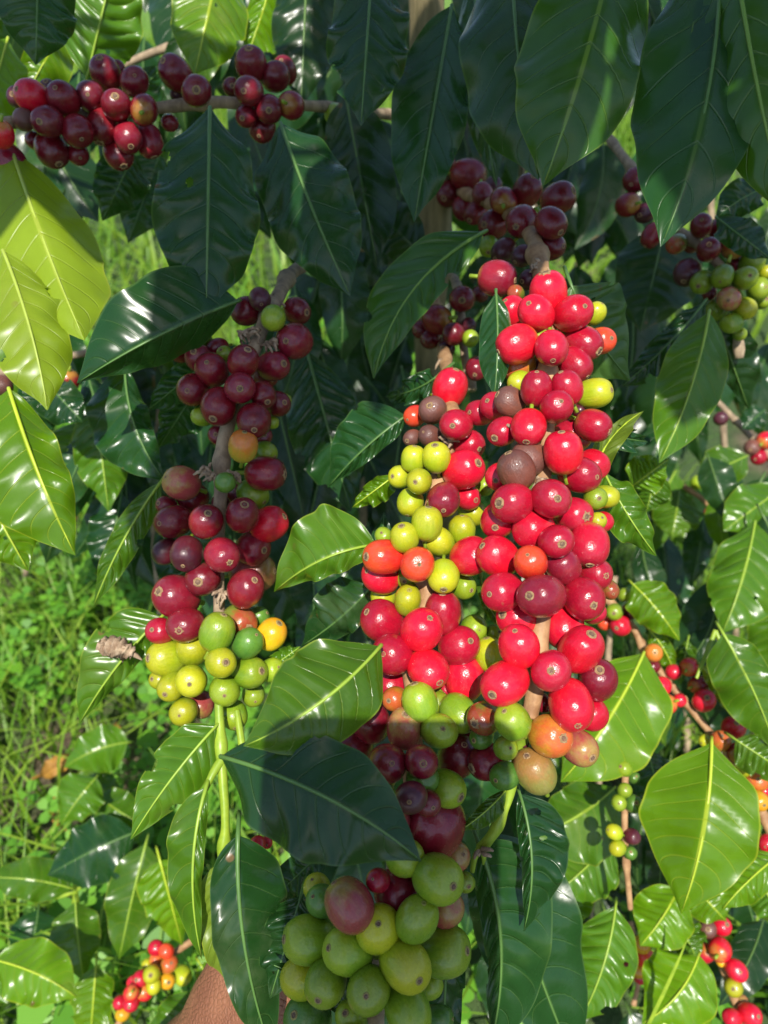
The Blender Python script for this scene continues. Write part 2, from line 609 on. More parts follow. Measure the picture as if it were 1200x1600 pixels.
def scar_mesh(seed, starry, mat):
    rnd = random.Random(seed)
    v, f = [], []
    NS = 20
    rings = [(0.0, .03), (.05, .035), (.075, .012), (.11, .03), (.135, .055), (.165, .05), (.20, .005), (.215, -.03)]
    sp = [rnd.uniform(.0, .11) if (j % 3 == 0 and starry) else 0 for j in range(NS)]
    for i, (r, h) in enumerate(rings):
        for j in range(NS):
            th = 2 * math.pi * j / NS
            rr = r * (1 + rnd.uniform(-.05, .05))
            if i >= 5:
                rr += sp[j]
            v.append(Vector((rr * math.cos(th), rr * math.sin(th), 0.945 + h - (0.5 * rr * rr))))
    mi = []
    for i in range(len(rings) - 1):
        for j in range(NS):
            f.append((i * NS + j, i * NS + (j + 1) % NS, (i + 1) * NS + (j + 1) % NS, (i + 1) * NS + j))
            mi.append(1 if i in (1, 2) or (i == 0) else 0)
    me = mesh('scar', v, f, mi=mi)
    me.materials.append(mat)
    me.materials.append(M_HOLE)
    return me


CM = [cherry_mesh(i) for i in range(6)]
SC_P = [scar_mesh(i, False, M_SCAR) for i in range(3)]
SC_S = [scar_mesh(i + 5, True, M_SCAR) for i in range(3)]
SC_G = [scar_mesh(i + 9, False, M_SCARG) for i in range(2)]
PLACED = []
LAB = {}


def cherries(parent, stem_pts, table, rho=0.0165, scars=True, keep=0.9, grow=1.0):
    """table rows: x y r code layer [sx sy]; sx sy = where the scar shows, in radii from the middle (y down)"""
    root = parent.location
    sm = catmull([p[:3] for p in stem_pts], 60)
    rows = []
    for ln in table.strip().splitlines():
        for item in ln.split(';'):
            q = item.split()
            if not q:
                continue
            rows.append((float(q[0]), float(q[1]), float(q[2]), q[3], int(q[4]), (float(q[5]), float(q[6])) if len(q) > 6 else None))
    rows.sort(key=lambda r: r[4])
    for x, y, r, code, lay, sxy in rows:
        near = min(sm, key=lambda p: (p[0] - x) ** 2 + (p[1] - y) ** 2)
        off = math.hypot(near[0] - x, near[1] - y) / F * near[2]
        rr = rho * (1.0, 0.6, 0.0)[lay]
        D = near[2] - math.sqrt(max(rr * rr - off * off, 0)) + (0, 0.0015, 0.007)[lay]
        for _ in range(26):
            rad = r * grow / F * D
            c = P(x, y, D)
            if all((c - pc).length > keep * (rad + pr) for pc, pr in PLACED):
                break
            D += 0.0015
        PLACED.append((c, rad))
        vw = (CAM - c).normalized()
        rx = RT
        if sxy is None:
            dx, dy = x - near[0], y - near[1]
            m = math.hypot(dx, dy) + 12
            sx, sy = dx / m * random.uniform(.5, .95) + random.uniform(-.3, .3), dy / m * .7 + random.uniform(-.35, .45)
            if code in 'RPDE' and lay == 0 and random.random() < 0.45:
                hid = True
            else:
                hid = False
        else:
            sx, sy = sxy
            hid = False
        m = math.hypot(sx, sy)
        if m > .94:
            sx, sy = sx / m * .94, sy / m * .94
        sz = math.sqrt(max(0, 1 - sx * sx - sy * sy))
        if hid:
            sz = -sz
        ex = (RT - vw * RT.dot(vw)).normalized()
        ey = vw.cross(ex)
        ax = (ex * sx - ey * sy + vw * sz).normalized()
        o = bpy.data.objects.new('cherry', random.choice(CM))
        C.objects.link(o)
        o.parent = parent
        o.location = c - root
        rot = ax.to_track_quat('Z', 'Y').to_matrix().to_4x4() @ Matrix.Rotation(random.uniform(0, 6.28), 4, 'Z')
        o.rotation_euler = rot.to_euler()
        ov = random.uniform(.95, 1.04)
        o.scale = (rad * 1.03 * ov, rad * 1.03 / ov, rad * random.uniform(1.14, 1.27))
        o.material_slots[0].link = 'OBJECT'
        o.material_slots[0].material = CH[code]
        if scars and not hid and (sxy is not None or random.random() < .75):
            grn = code in 'YGgAT'
            sm_ = random.choice(SC_G if grn else (SC_S if random.random() < .3 else SC_P))
            s = bpy.data.objects.new('scar', sm_)
            C.objects.link(s)
            s.parent = o
            q = random.uniform(.65, 1.45)
            s.scale = (q, q, 1.005)


def node_debris(parent, pts, n=9, seed=1):
    """dry stipules and old flower stalks clinging to each node"""
    rnd = random.Random(seed)
    root = parent.location
    for x, y, d in pts:
        v, f = [], []
        k0 = P(x, y, d) - root
        for _ in range(n):
            c = P(x + rnd.uniform(-9, 9), y + rnd.uniform(-6, 6), d - rnd.uniform(.001, .004)) - root
            u = Vector((rnd.uniform(-1, 1), rnd.uniform(-1, .3), rnd.uniform(-1, 1))).normalized()
            L = rnd.uniform(.002, .006)
            tube([k0, c, c + u * L * .6, c + u * L + Vector((0, 0, -.001))], [.0008, .0010, .0008, .0004], 5, v, f)
        link('dry_stipule', mesh('dry_stipule', v, f), parent, [M_DRY])

# ================================================================== THE BRANCHES
GB = 'fruiting coffee branches'


def branch(label, pts, mat, group=GB, name='coffee_branch', seed=0, nodes=True):
    b = thing(name, label, 'branch', P(*pts[len(pts) // 2][:3]), group)
    stem(b, pts, mat, 'stem', nodes, seed)
    return b

# ---- the sunlit bright red branch, middle of the picture
SA = [(720, 300, .56, 5), (790, 330, .45, 5), (830, 368, .39, 5), (843, 415, .362, 5.5), (856, 500, .335, 4.6), (856, 600, .318, 4.4), (852, 700, .304, 4.2), (845, 800, .295, 4.2), (850, 900, .287, 4.2), (845, 985, .281, 4.3), (838, 1060, .278, 4.3), (828, 1120, .278, 4)]
A = branch('branch packed with glossy bright red cherries in full sun, turning orange at its lower end', SA, M_TAN, seed=1)
SA2 = [(828, 1115, .279, 3.2), (812, 1170, .285, 2.2), (798, 1235, .288, 1.9), (778, 1288, .29, 1.8), (762, 1314, .292, 2.1), (752, 1326, .294, 2.3)]
stem(A, SA2, M_GREENSTEM, 'green_stem', True, 2)
stem(A, [(752, 1322, .293, 1.5), (742, 1340, .293, 1.2), (738, 1362, .295, .9)], M_GREENSTEM, 'side_shoot', False, 2)
stem(A, [(754, 1322, .294, 1.4), (756, 1338, .294, 1.0), (755, 1350, .296, .5)], M_GREENSTEM, 'side_shoot', False, 2)
node_debris(A, [(752, 1330, .291)], 5, 3)
node_debris(A, [(845, 415, .36), (835, 420, .36), (848, 752, .292), (800, 660, .305)], 6, 4)
cherries(A, SA, """
696 260 16 D 1; 732 274 24 D 0 .9 .1; 702 302 20 D 2; 754 304 17 D 1 .1 .7; 771 292 14 k 2; 787 314 21 D 0; 824 298 22 D 0 .3 -.8; 872 310 23 D 1 .8 -.4; 724 325 17 D 2; 744 332 17 D 1; 771 351 22 D 0 -.6 0; 815 346 24 D 0 -.3 .3; 861 349 23 D 0 .6 .5; 861 386 20 D 2; 764 385 15 G 1; 787 392 18 k 1; 816 400 16 k 2
777 435 27 E 0 .95 .1; 830 437 17 k 2; 806 459 13 N 2; 857 458 28 R 0 -.2 -.97; 802 488 22 R 1 -.5 -.7; 838 490 27 R 0 -.4 -.5; 895 490 28 R 0 .55 -.35; 930 490 16 Y 2 .5 -.8; 808 538 28 R 0 -.85 .35; 862 544 26 P 0 .1 .65; 911 536 27 P 1 .8 .4; 938 533 21 O 2; 811 572 23 o 1 -.8 .4; 897 570 25 P 1 .7 .6; 840 575 12 k 2
812 597 17 Y 1; 838 608 24 P 0 0 -.9; 886 606 24 P 0 -.4 -.9; 928 615 24 Y 1 .9 -.2; 869 636 25 P 0 .25 -.3; 797 628 22 B 0 -.85 -.5; 774 635 22 P 1; 750 645 20 P 2; 786 674 23 P 0 -.5 .4; 826 667 26 R 0 -.1 .75; 927 665 25 P 0 .9 .35; 894 680 28 P 1; 880 707 30 R 0 -.1 -.98; 827 715 27 B 1; 807 735 29 B 0 -.4 -.85; 927 726 23 R 1; 905 742 29 P 0 .75 .1; 847 685 12 k 2; 904 641 10 k 2; 781 745 22 R 2
801 786 31 P 0 -.6 0; 860 779 30 P 0 .3 0; 780 812 28 R 1; 834 827 30 R 1; 896 804 27 P 1; 930 779 18 G 0 .3 0; 946 776 18 Y 1; 932 815 14 Y 1; 942 815 16 R 2; 869 846 26 P 0; 921 851 29 P 0 0 .9; 829 879 25 O 0 -.15 -.4; 880 885 26 E 0 -.3 -.6; 930 897 25 P 1 .6 .1; 778 870 30 R 0 -.7 -.5; 735 869 30 R 0 .6 -.1
786 925 30 P 0 -.6 .1; 846 931 34 E 0 -.45 0; 912 935 32 P 0 .4 .3; 927 957 18 P 2; 952 921 15 N 2; 809 966 30 R 1; 881 977 32 R 1 0 .8; 811 1010 31 R 0 -.15 -.65; 907 1015 33 R 0 .45 -.6; 861 1048 31 P 0 0 0; 934 1062 30 E 0 .1 -.4; 789 1067 34 R 0 -.5 .45
892 1101 36 R 0 .2 .75; 920 1112 26 R 2; 848 1098 14 E 2; 860 1150 32 o 0 .55 .1; 905 1168 26 M 1 .6 .5; 801 1127 27 G 0 -.4 -.5; 757 1122 25 N 1; 790 1169 18 G 0 .35 0; 789 1212 21 g 0 -.6 .3; 836 1205 31 W 0 -.3 -.6; 762 1190 27 E 1; 752 1153 17 g 2; 817 1160 11 k 2
""")
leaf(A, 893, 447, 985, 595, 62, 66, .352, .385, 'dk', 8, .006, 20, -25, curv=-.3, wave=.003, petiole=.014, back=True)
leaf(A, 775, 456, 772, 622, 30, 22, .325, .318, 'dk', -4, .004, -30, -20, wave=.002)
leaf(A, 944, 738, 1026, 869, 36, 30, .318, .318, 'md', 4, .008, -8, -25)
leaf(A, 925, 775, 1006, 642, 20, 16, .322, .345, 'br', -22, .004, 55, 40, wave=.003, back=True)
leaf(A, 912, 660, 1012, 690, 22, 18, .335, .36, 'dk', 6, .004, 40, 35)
leaf(A, 748, 1318, 762, 1650, 28, 86, .298, .315, 'dk', -28, .004, -8, -14, wave=.003, holes=[(-1, .14, .03), (-1, .19, .04), (-.98, .25, .03), (1.02, .6, .03)])
leaf(A, 770, 1300, 905, 1680, 75, 92, .335, .345, 'dk', 6, .008, -10, -16, label='broad dark leaf with a single pale vein low in the shade')
leaf(A, 812, 1240, 818, 1456, 18, 60, .297, .292, 'dk', -16, .008, -20, -30, wave=.003, label='small drooping leaf with nibbled holes near its midrib', holes=[(-.3, .14, .028), (.25, .2, .022), (.3, .29, .018), (-.35, .34, .02), (.2, .45, .014), (1, .5, .03)])
leaf(A, 790, 1235, 716, 1299, 12, 20, .288, .28, 'md', -4, .004, -20, -30, wave=.002)
leaf(A, 752, 905, 792, 985, 10, 18, .312, .305, 'md', 8, .002, 40, -30)

# ---- the branch beside it, red above, lime in the middle
SB = [(680, 470, .60, 5), (695, 560, .42, 4.5), (705, 640, .355, 4.4), (700, 700, .338, 4.4), (672, 800, .322, 4.2), (655, 880, .312, 4.2), (668, 935, .308, 4.2), (645, 1060, .302, 4), (648, 1180, .285, 4), (642, 1262, .272, 3.8)]
B = branch('branch with lime green cherries between red ones, grazing the sunlit red branch', SB, M_TAN, seed=5)
cherries(B, SB, """
703 607 27 R 0 .3 -.95; 674 606 14 Y 2; 676 641 21 B 0 -.2 -.3; 648 650 16 O 1 -.6 .3; 713 664 25 P 0 -.2 .05; 732 694 23 P 1; 672 682 17 B 1; 644 684 13 B 2
646 717 19 Y 0 .1 -.95; 682 715 22 Y 0 -.1 -.8; 625 745 17 Y 1; 655 752 20 Y 0 -.25 .05; 724 734 29 R 0 .65 -.3; 641 785 20 Y 1 -.2 .9; 693 781 25 E 0 0 .6; 730 777 20 R 1 .6 .2; 755 760 15 G 2; 738 800 20 Y 2; 667 818 24 Y 0 .1 -.97; 632 840 22 Y 0 -.2 -.75; 685 846 23 Y 0 -.4 -.4; 722 828 21 Y 0 0 -.95
600 838 14 G 2; 600 870 28 O 0 -.85 0; 595 900 27 R 1; 652 882 27 O 0 .1 0; 693 900 24 Y 0 0 .75; 722 915 20 G 1; 637 904 17 G 2; 600 929 20 Y 1; 637 938 22 Y 1 .1 -.6; 664 930 15 Y 2
597 970 31 P 0 -.7 -.4; 659 984 32 R 0 .35 -.5; 692 957 29 P 1 0 -.85; 614 1022 32 P 0 -.4 0; 717 1009 30 P 0 .5 -.2; 669 1045 30 R 0 .5 .6; 726 1060 30 R 1 0 -.97; 612 1068 25 P 2; 695 1080 22 P 2; 740 982 21 G 1; 766 1023 24 Y 0 -.2 -.95; 771 990 14 G 2
617 1092 19 o 1; 656 1097 27 G 0 -.3 -.95; 682 1097 18 G 2; 717 1114 27 G 1 .6 .7; 580 1130 29 E 0 0 -.6; 632 1138 28 M 0 .1 -.65; 686 1142 27 G 0 .2 -.1; 727 1145 18 E 2; 550 1170 28 D 1; 605 1193 30 D 0 .2 0; 658 1190 26 E 0 .1 .1; 715 1183 32 D 0 .3 -.5; 660 1217 24 g 1; 697 1232 28 G 1; 593 1215 24 D 2; 600 1243 17 G 1; 642 1246 25 k 0; 668 1255 20 D 1
""")
node_debris(B, [(700, 690, .333), (655, 875, .306), (690, 565, .41)], 6, 6)
leaf(B, 594, 1010, 380, 1166, 90, 72, .268, .252, 'md', -16, .012, -14, -16, quilt=.0016, wave=.002, label='broad quilted leaf, its upper half shining and its lower half in shadow')
leaf(B, 634, 650, 512, 762, 60, 20, .352, .365, 'dk', 6, .006, -24, -4, wave=.002)
leaf(B, 614, 745, 550, 793, 16, 24, .345, .35, 'br', 0, .004, -10, -20)
leaf(B, 588, 851, 428, 925, 80, 30, .325, .34, 'md', 14, .014, -18, -24, wave=.003, quilt=.0018, label='wavy sunlit leaf with a lime midrib, partly shaded')
leaf(B, 582, 915, 470, 1010, 55, 30, .34, .36, 'dk', -6, .006, -14, -18)
leaf(B, 680, 590, 602, 620, 22, 20, .36, .40, 'dk', -6, .006, -24, 20)
leaf(B, 590, 960, 600, 800, 30, 26, .38, .385, 'dk', 0, .006, -20, -20)

# ---- bottom cluster
SC = [(640, 1235, .33, 4), (625, 1330, .285, 4), (600, 1420, .282, 4), (592, 1500, .282, 4), (588, 1580, .286, 4), (588, 1680, .29, 4)]
D = branch('large unripe green cherries at the bottom edge with one big dark purple cherry on top', SC, M_BARK, seed=8)
cherries(D, SC, """
680 1290 43 E 0 .35 -.75; 615 1280 24 M 0 -.5 -.6; 633 1340 28 G 1; 711 1339 22 M 1; 684 1373 36 G 0 .55 .25; 546 1414 35 M 0 -.6 -.75; 622 1396 36 E 1; 591 1451 35 Y 0 0 -.15; 651 1436 33 G 0 .3 -.55; 697 1420 27 M 1; 484 1468 37 G 0 -.95 0; 544 1486 34 G 0 -.75 -.1; 633 1507 37 Y 0 .5 .5; 693 1486 37 G 0 .88 0; 470 1529 29 Y 1; 509 1535 31 G 0 -.3 .65; 576 1547 34 G 0 -.1 .2; 637 1578 35 G 0 .35 .8; 670 1540 20 G 1; 481 1592 35 g 0; 549 1588 24 G 1; 590 1595 23 g 2; 685 1592 20 g 1; 504 1408 24 g 1; 495 1387 20 Y 2; 726 1378 15 G 2; 591 1376 18 P 1; 540 1640 30 g 0; 600 1650 32 G 0
""", rho=.024, grow=1.0)
leaf(D, 470, 1400, 422, 1560, 40, 42, .305, .30, 'dk', 0, .004, -14, 10)
leaf(D, 640, 1660, 420, 1505, 40, 20, .295, .285, 'dk', 18, -.004, 30, 10)
leaf(D, 700, 1430, 690, 1690, 36, 30, .31, .318, 'dk', 0, .004, -14, -14)
leaf(D, 505, 1330, 410, 1420, 30, 30, .33, .34, 'dk', 0, .004, -10, 20)

# ---- left dark branch
SL = [(680, 345, .63, 5), (560, 385, .50, 4.6), (465, 420, .425, 4.8), (435, 462, .388, 4.8), (405, 525, .366, 4.4), (375, 610, .354, 4.2), (350, 690, .35, 4), (345, 770, .35, 4), (340, 860, .35, 3.8), (342, 940, .35, 3.4), (340, 1030, .345, 3)]
L = branch('shaded branch of maroon cherries ending in sunlit lime green ones on a bright green shoot', SL, M_BARK, seed=12)
SL2 = [(340, 1020, .346, 2.0), (342, 1100, .335, 2.0), (346, 1185, .327, 2.3), (352, 1280, .322, 1.9), (349, 1330, .322, 2.2), (343, 1400, .325, 1.5)]
stem(L, SL2, M_GREENSTEM, 'green_stem', True, 3)
stem(L, [(346, 1188, .326, 2.1), (332, 1210, .322, 1.7), (318, 1240, .318, 1.2)], M_GREENSTEM, 'side_shoot', False, 3)
stem(L, [(370, 1110, .342, 1.5), (376, 1150, .337, 1.7), (382, 1190, .333, 1.8), (392, 1230, .333, 1.0)], M_GREENSTEM, 'side_shoot', False, 3)
node_debris(L, [(398, 520, .36), (420, 535, .36), (380, 525, .36), (335, 745, .343), (325, 735, .345), (365, 740, .343), (430, 470, .385), (345, 930, .345)], 9, 9)
cherries(L, SL, """
385 486 22 E 1; 406 467 17 k 0 .1 .4; 427 497 19 G 0; 464 486 20 D 1 .7 .1; 460 533 27 E 0 -.4 0; 280 547 18 D 2; 316 530 13 G 2; 310 559 21 E 1; 331 578 25 D 0 -.25 -.4; 302 609 25 D 0 -.3 .05; 380 565 24 D 0 .3 -.7; 427 572 23 E 1; 414 586 19 D 1; 352 555 13 G 1; 340 545 16 D 2; 375 606 24 E 0 0 .05; 411 617 20 D 0 .3 .5; 434 631 19 D 1 .5 -.1; 342 635 27 D 0 -.3 .6; 397 657 26 D 0 0 .5; 316 651 15 G 2; 340 680 15 D 2; 380 697 23 T 0 .1 -.85; 410 682 15 D 2; 415 707 17 G 1; 415 740 27 E 0 .95 .05; 352 754 16 g 0; 395 772 22 G 1; 425 660 10 G 2; 445 625 10 G 2; 284 755 26 M 1 -.8 -.3
301 777 24 D 1; 271 815 27 D 0 -.7 .1; 322 815 26 D 0 .1 -.45; 379 805 26 D 0 .1 -.55; 377 775 22 D 1; 420 819 27 R 0 .8 -.4; 395 857 26 E 1 .6 .1; 347 867 26 E 0 .4 .4; 292 865 25 k 0 -.2 .7; 260 862 19 k 1; 395 895 30 M 1; 384 920 28 D 0 .4 -.4; 317 905 26 D 1; 276 932 33 E 0 -.7 -.2; 260 790 15 D 2; 345 787 14 k 2
290 976 28 D 0 -.3 .3; 251 986 21 P 1; 339 988 26 G 0 .3 -.85; 374 971 25 N 1; 301 1014 25 Y 0 -.05 -.5; 261 1028 27 Y 0 -.88 0; 345 1035 23 Y 0 .3 0; 387 1005 23 g 0 .5 -.5; 380 1022 20 G 1; 424 991 23 A 0 .45 -.65; 391 1051 24 G 0 .65 -.1; 299 1064 24 Y 0 -.1 .2; 351 1079 23 G 0 0 .3; 269 1072 21 Y 1 -.4 .5; 252 1062 16 Y 2; 425 1047 18 G 1; 402 965 16 g 2; 402 1322 13 R 2; 417 1316 9 R 2; 287 1112 21 Y 1; 314 1101 19 M 1; 366 1117 21 G 1 .1 .85; 396 1085 17 G 2
""", rho=.0175)
leaf(L, 372, 470, 120, 599, 90, 44, .352, .335, 'dk', 8, .012, -12, -40, quilt=.0018, wave=.0025, label='dark glossy leaf slanting down, dusty along its lower half')
leaf(L, 330, 560, 232, 640, 26, 40, .385, .40, 'dk', 0, .004, 20, -20, wave=.003)
leaf(L, 312, 600, 248, 700, 30, 40, .41, .42, 'dk', 0, .004, 20, -10)
leaf(L, 252, 752, 146, 948, 22, 26, .375, .375, 'md', 8, .006, -45, 10, wave=.004)
leaf(L, 252, 964, 124, 1131, 60, 24, .362, .365, 'md', 8, .006, -6, -35, wave=.003, quilt=.0014, label='pale green leaf with a dry husk stuck to it')
leaf(L, 337, 1135, 204, 1312, 46, 46, .328, .318, 'md', 6, .006, -18, -20, wave=.002, quilt=.0013)
leaf(L, 322, 1230, 316, 1500, 42, 16, .315, .32, 'md', 18, .012, -35, -10, wave=.004, label='long folded leaf hanging edge on in the sun')
leaf(L, 345, 1182, 658, 1346, 98, 86, .262, .236, 'dk', -20, .014, -12, -16, quilt=.0012, wave=.003, petiole=.02, label='big dark leaf stretched across the front, in the shadow')
leaf(L, 350, 1345, 358, 1540, 40, 12, .325, .33, 'br', 4, .006, 20, -30, back=True)
leaf(L, 372, 1305, 430, 1660, 46, 74, .30, .305, 'dk', 18, .008, -14, -24)
leaf(L, 420, 1045, 470, 1010, 16, 16, .352, .35, 'md', 0, .004, -20, -20)
leaf(L, 320, 870, 235, 930, 22, 26, .40, .41, 'dk', 0, .004)
hk = [P(160, 1012, .352), P(172, 1010, .350), P(186, 1012, .349), P(200, 1018, .349), P(206, 1022, .35)]
hs = catmull([tuple(p - hk[2]) for p in hk], 26)
v, f = tube([Vector(p) for p in hs], [(.0016 + .0026 * math.sin(math.pi * min(1, i / 25 + .08)) ** .7) * (1 + .35 * math.sin(i * 1.9)) for i in range(26)], 14)
v = [p + Vector((noise.noise(p * 700), noise.noise(p * 700 + Vector((9, 0, 0))), noise.noise(p * 700 + Vector((0, 9, 0))))) * .0016 for p in v]
for q in range(7):
    c = Vector(hs[3 + q * 3])
    d_ = Vector((math.sin(q * 2.4), -.4, math.cos(q * 2.4))).normalized()
    tube([c, c + d_ * .004, c + d_ * .0065 + Vector((0, 0, -.001))], [.0016, .0012, .0003], 5, v, f)
h_ = link('dry_husk', mesh('dry_husk', v, f), None, [M_DRY])
h_.location = hk[2]
h_['label'] = 'small crumpled grey brown husk stuck on the edge of a pale leaf'
h_['category'] = 'dry husk'

# ---- top left branch
ST = [(-60, 205, .37, 4), (30, 190, .395, 4), (130, 180, .405, 4), (250, 168, .413, 4), (330, 160, .42, 4.2), (400, 163, .43, 3.8), (520, 168, .47, 3.8), (690, 190, .60, 4.5)]
T = branch('level branch at the top with dark maroon cherry clusters and brown bark', ST, M_BARK, seed=20)
cherries(T, ST, """
50 151 24 R 0 -.75 -.4; 27 152 15 k 2; 37 187 16 B 1; 99 155 24 D 0; 77 142 14 k 2; 75 190 23 D 0 -.5 0; 81 234 25 D 0; 55 220 14 D 1; 121 205 23 D 0; 122 241 16 D 1; 141 151 22 D 0; 165 115 23 D 0 -.2 -.8; 183 107 12 D 2; 210 128 22 D 0; 182 165 22 D 0 0 -.5; 225 172 22 D 0; 160 198 24 D 1; 200 215 22 E 0 .1 .5; 232 220 21 E 1; 185 240 21 D 1 .2 .7; 2 210 19 R 0; 12 250 24 E 0 .5 .6; -8 262 18 E 1
275 115 24 D 0 -.6 -.6; 307 142 23 D 0 0 -.05; 277 147 11 k 2; 392 100 23 D 0; 362 136 14 D 2; 389 142 22 D 0 -.3 0; 430 120 22 D 0; 445 110 18 D 2; 420 171 21 D 0 0 .05; 455 165 20 E 0; 385 182 16 D 1; 410 200 20 D 1; 265 192 13 D 2; 522 178 15 G 1; 542 188 10 G 1
""", rho=.017)
leaf(T, 328, 168, 322, 492, 84, 80, .355, .345, 'dk', 0, .010, -16, -14, quilt=.0012, label='wide dark leaf hanging straight down below the top branch')
leaf(T, 438, 192, 548, 464, 74, 72, .385, .372, 'dk', 4, .008, -16, -12, quilt=.001, label='broad dark leaf with a bluish sheen hanging askew')
leaf(T, 18, 232, 132, 532, 96, 78, .385, .345, 'yl', 4, .006, -8, -30, quilt=.0006, wave=.003, label='large yellow green leaf, sunlit below and shadowed above')
leaf(T, 5, 392, 74, 641, 66, 56, .35, .335, 'yl', -8, .006, -14, -20, quilt=.0006, wave=.003, label='yellow green leaf with a brown drying tip')
leaf(T, 136, 122, 186, -90, 62, 62, .46, .44, 'md', 0, .006, -12, -12)
leaf(T, 345, -70, 304, 118, 56, 62, .46, .455, 'br', 0, .006, -20, -14, wave=.003)
leaf(T, 432, -50, 384, 98, 22, 50, .48, .48, 'br', 0, .004)
leaf(T, 60, -80, 56, 102, 62, 58, .36, .365, 'dk', 0, .006)
leaf(T, 100, 40, 40, 150, 30, 40, .47, .46, 'br', 0, .004)
leaf(T, 12, 60, -30, 210, 40, 46, .44, .43, 'br', 0, .004)
leaf(T, 210, 240, 160, 345, 40, 40, .47, .48, 'dk', 0, .006)
leaf(T, 150, 210, 260, 100, 35, 40, .48, .49, 'dk', 0, .006)
leaf(T, 250, 240, 200, 380, 40, 40, .50, .50, 'dk', 0, .006)

# ---- upper right clusters in the shade
SU = [(900, 150, .62, 4), (985, 260, .53, 4), (1040, 340, .50, 3.8), (1105, 395, .475, 3.6), (1145, 450, .465, 3.4), (1155, 560, .47, 2.6)]
U = branch('shaded branch at upper right, dark purple cherries above a bunch of small green ones', SU, M_BARK, seed=25)
cherries(U, SU, """
992 281 18 D 1; 981 320 18 D 0; 1007 333 15 k 1; 1019 368 16 D 0; 1057 381 15 N 1; 1096 353 17 D 0; 1124 357 16 D 1; 1148 381 21 D 0; 1107 390 18 D 0; 1081 381 13 D 2; 1074 426 20 k 0; 1097 441 17 G 0; 1129 432 17 G 0; 1175 410 18 G 0; 1164 435 18 G 0 .3 -.2; 1139 467 18 M 0; 1120 484 16 G 1; 1164 482 16 Y 0; 1143 505 15 G 0; 1185 452 17 G 1; 1196 426 11 Y 1; 1150 414 14 D 2; 1109 458 11 D 2; 1156 522 10 G 1; 1190 470 12 G 2
""", rho=.017)
leaf(U, 1108, 488, 1030, 724, 52, 46, .415, .405, 'md', -10, .006, -10, -24, wave=.003, label='narrow leaf hanging below the small green cherries')
leaf(U, 1102, 470, 968, 606, 22, 34, .44, .44, 'dk', -6, .004, -10, -20)
leaf(U, 1205, 290, 1118, 342, 30, 26, .43, .43, 'dk', 6, .004)
leaf(U, 1120, 340, 1205, 405, 24, 28, .42, .41, 'dk', 0, .006, 10, -40)
leaf(U, 1040, 350, 1000, 520, 60, 70, .54, .53, 'bg', 0, .006)
leaf(U, 1120, 500, 1170, 640, 20, 40, .47, .5, 'bg', 0, .006)

SV = [(690, 400, .58, 4.5), (715, 450, .47, 3.6), (722, 520, .445, 3.2), (728, 570, .435, 3), (738, 610, .43, 2.6)]
V = branch('small cluster of dark cherries in deep shade close by the trunk', SV, M_BARK, seed=28)
cherries(V, SV, "722 467 20 D 0 0 .1; 683 500 22 D 0; 709 522 17 D 0; 673 530 15 D 1; 732 508 11 k 1; 735 529 13 G 0; 750 460 12 D 1; 744 576 17 E 0 -.1 .5; 698 545 13 k 1; 660 515 14 D 2", rho=.015)
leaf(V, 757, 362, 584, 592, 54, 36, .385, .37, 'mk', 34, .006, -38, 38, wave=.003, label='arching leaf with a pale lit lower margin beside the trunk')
leaf(V, 480, 550, 548, 800, 62, 52, .43, .43, 'dk', 0, .006)
leaf(V, 660, 400, 560, 300, 40, 40, .5, .5, 'bg', 0, .006)

# ---- the diagonal sunlit branch at right
SR = [(915, 900, .53, 3.4), (985, 975, .52, 3.4), (1010, 1020, .515, 3.2), (1060, 1085, .505, 3.2), (1110, 1145, .495, 3), (1165, 1215, .48, 2.8), (1215, 1330, .46, 2.6)]
RB = branch('slanting pale twig at right with little red, orange and green cherries in the sun', SR, M_TAN, seed=30)
cherries(RB, SR, """
976 929 11 G 0; 992 931 12 O 1; 960 956 13 G 0; 985 955 13 k 1; 970 977 16 R 0; 946 972 12 O 1; 1021 1020 14 T 0; 1020 1041 11 D 1; 1052 1050 12 R 1; 1077 1042 14 R 0; 1092 1070 14 E 0; 1034 1072 14 R 0; 1041 1101 15 R 0; 1062 1094 10 R 1; 1100 1095 17 R 0; 1146 1137 17 R 0; 1126 1158 15 o 0; 1152 1177 15 E 0; 1162 1202 11 Y 0; 1171 1192 10 Y 1; 1182 1220 16 o 0; 1195 1212 14 R 1; 1102 1157 9 Y 1; 1185 1251 15 A 0; 1193 1236 10 R 1; 1177 1306 11 Y 0; 1180 1326 12 Y 0; 1198 1318 13 R 0; 1168 1285 8 Y 1
""", rho=.013)
leaf(RB, 1006, 1020, 876, 1222, 66, 82, .46, .43, 'br', -10, .014, -16, -10, quilt=.0018, label='bright lime leaf behind the red cherries, glossy in the sun')
leaf(RB, 1112, 1160, 1064, 1428, 98, 78, .415, .40, 'br', -12, .012, -12, -16, quilt=.0016, wave=.002, label='largest glossy light green leaf, fully sunlit, with a lime midrib')
leaf(RB, 988, 912, 1062, 1002, 36, 36, .50, .49, 'br', -4, .006, -10, -30)
leaf(RB, 1095, 1040, 1144, 1122, 12, 24, .50, .49, 'yl', -6, .004, -10, -30)
leaf(RB, 1130, 990, 1215, 1178, 52, 36, .45, .45, 'md', -6, .006, -10, -18)
leaf(RB, 1150, 1156, 1240, 1215, 36, 26, .455, .45, 'md', 0, .004)
leaf(RB, 1012, 1172, 1045, 1300, 34, 32, .50, .50, 'dk', 0, .004)
leaf(RB, 1015, 985, 1055, 1060, 16, 14, .51, .51, 'br', -6, .004)
leaf(RB, 1075, 1000, 1062, 1070, 14, 16, .53, .53, 'md', 0, .004)
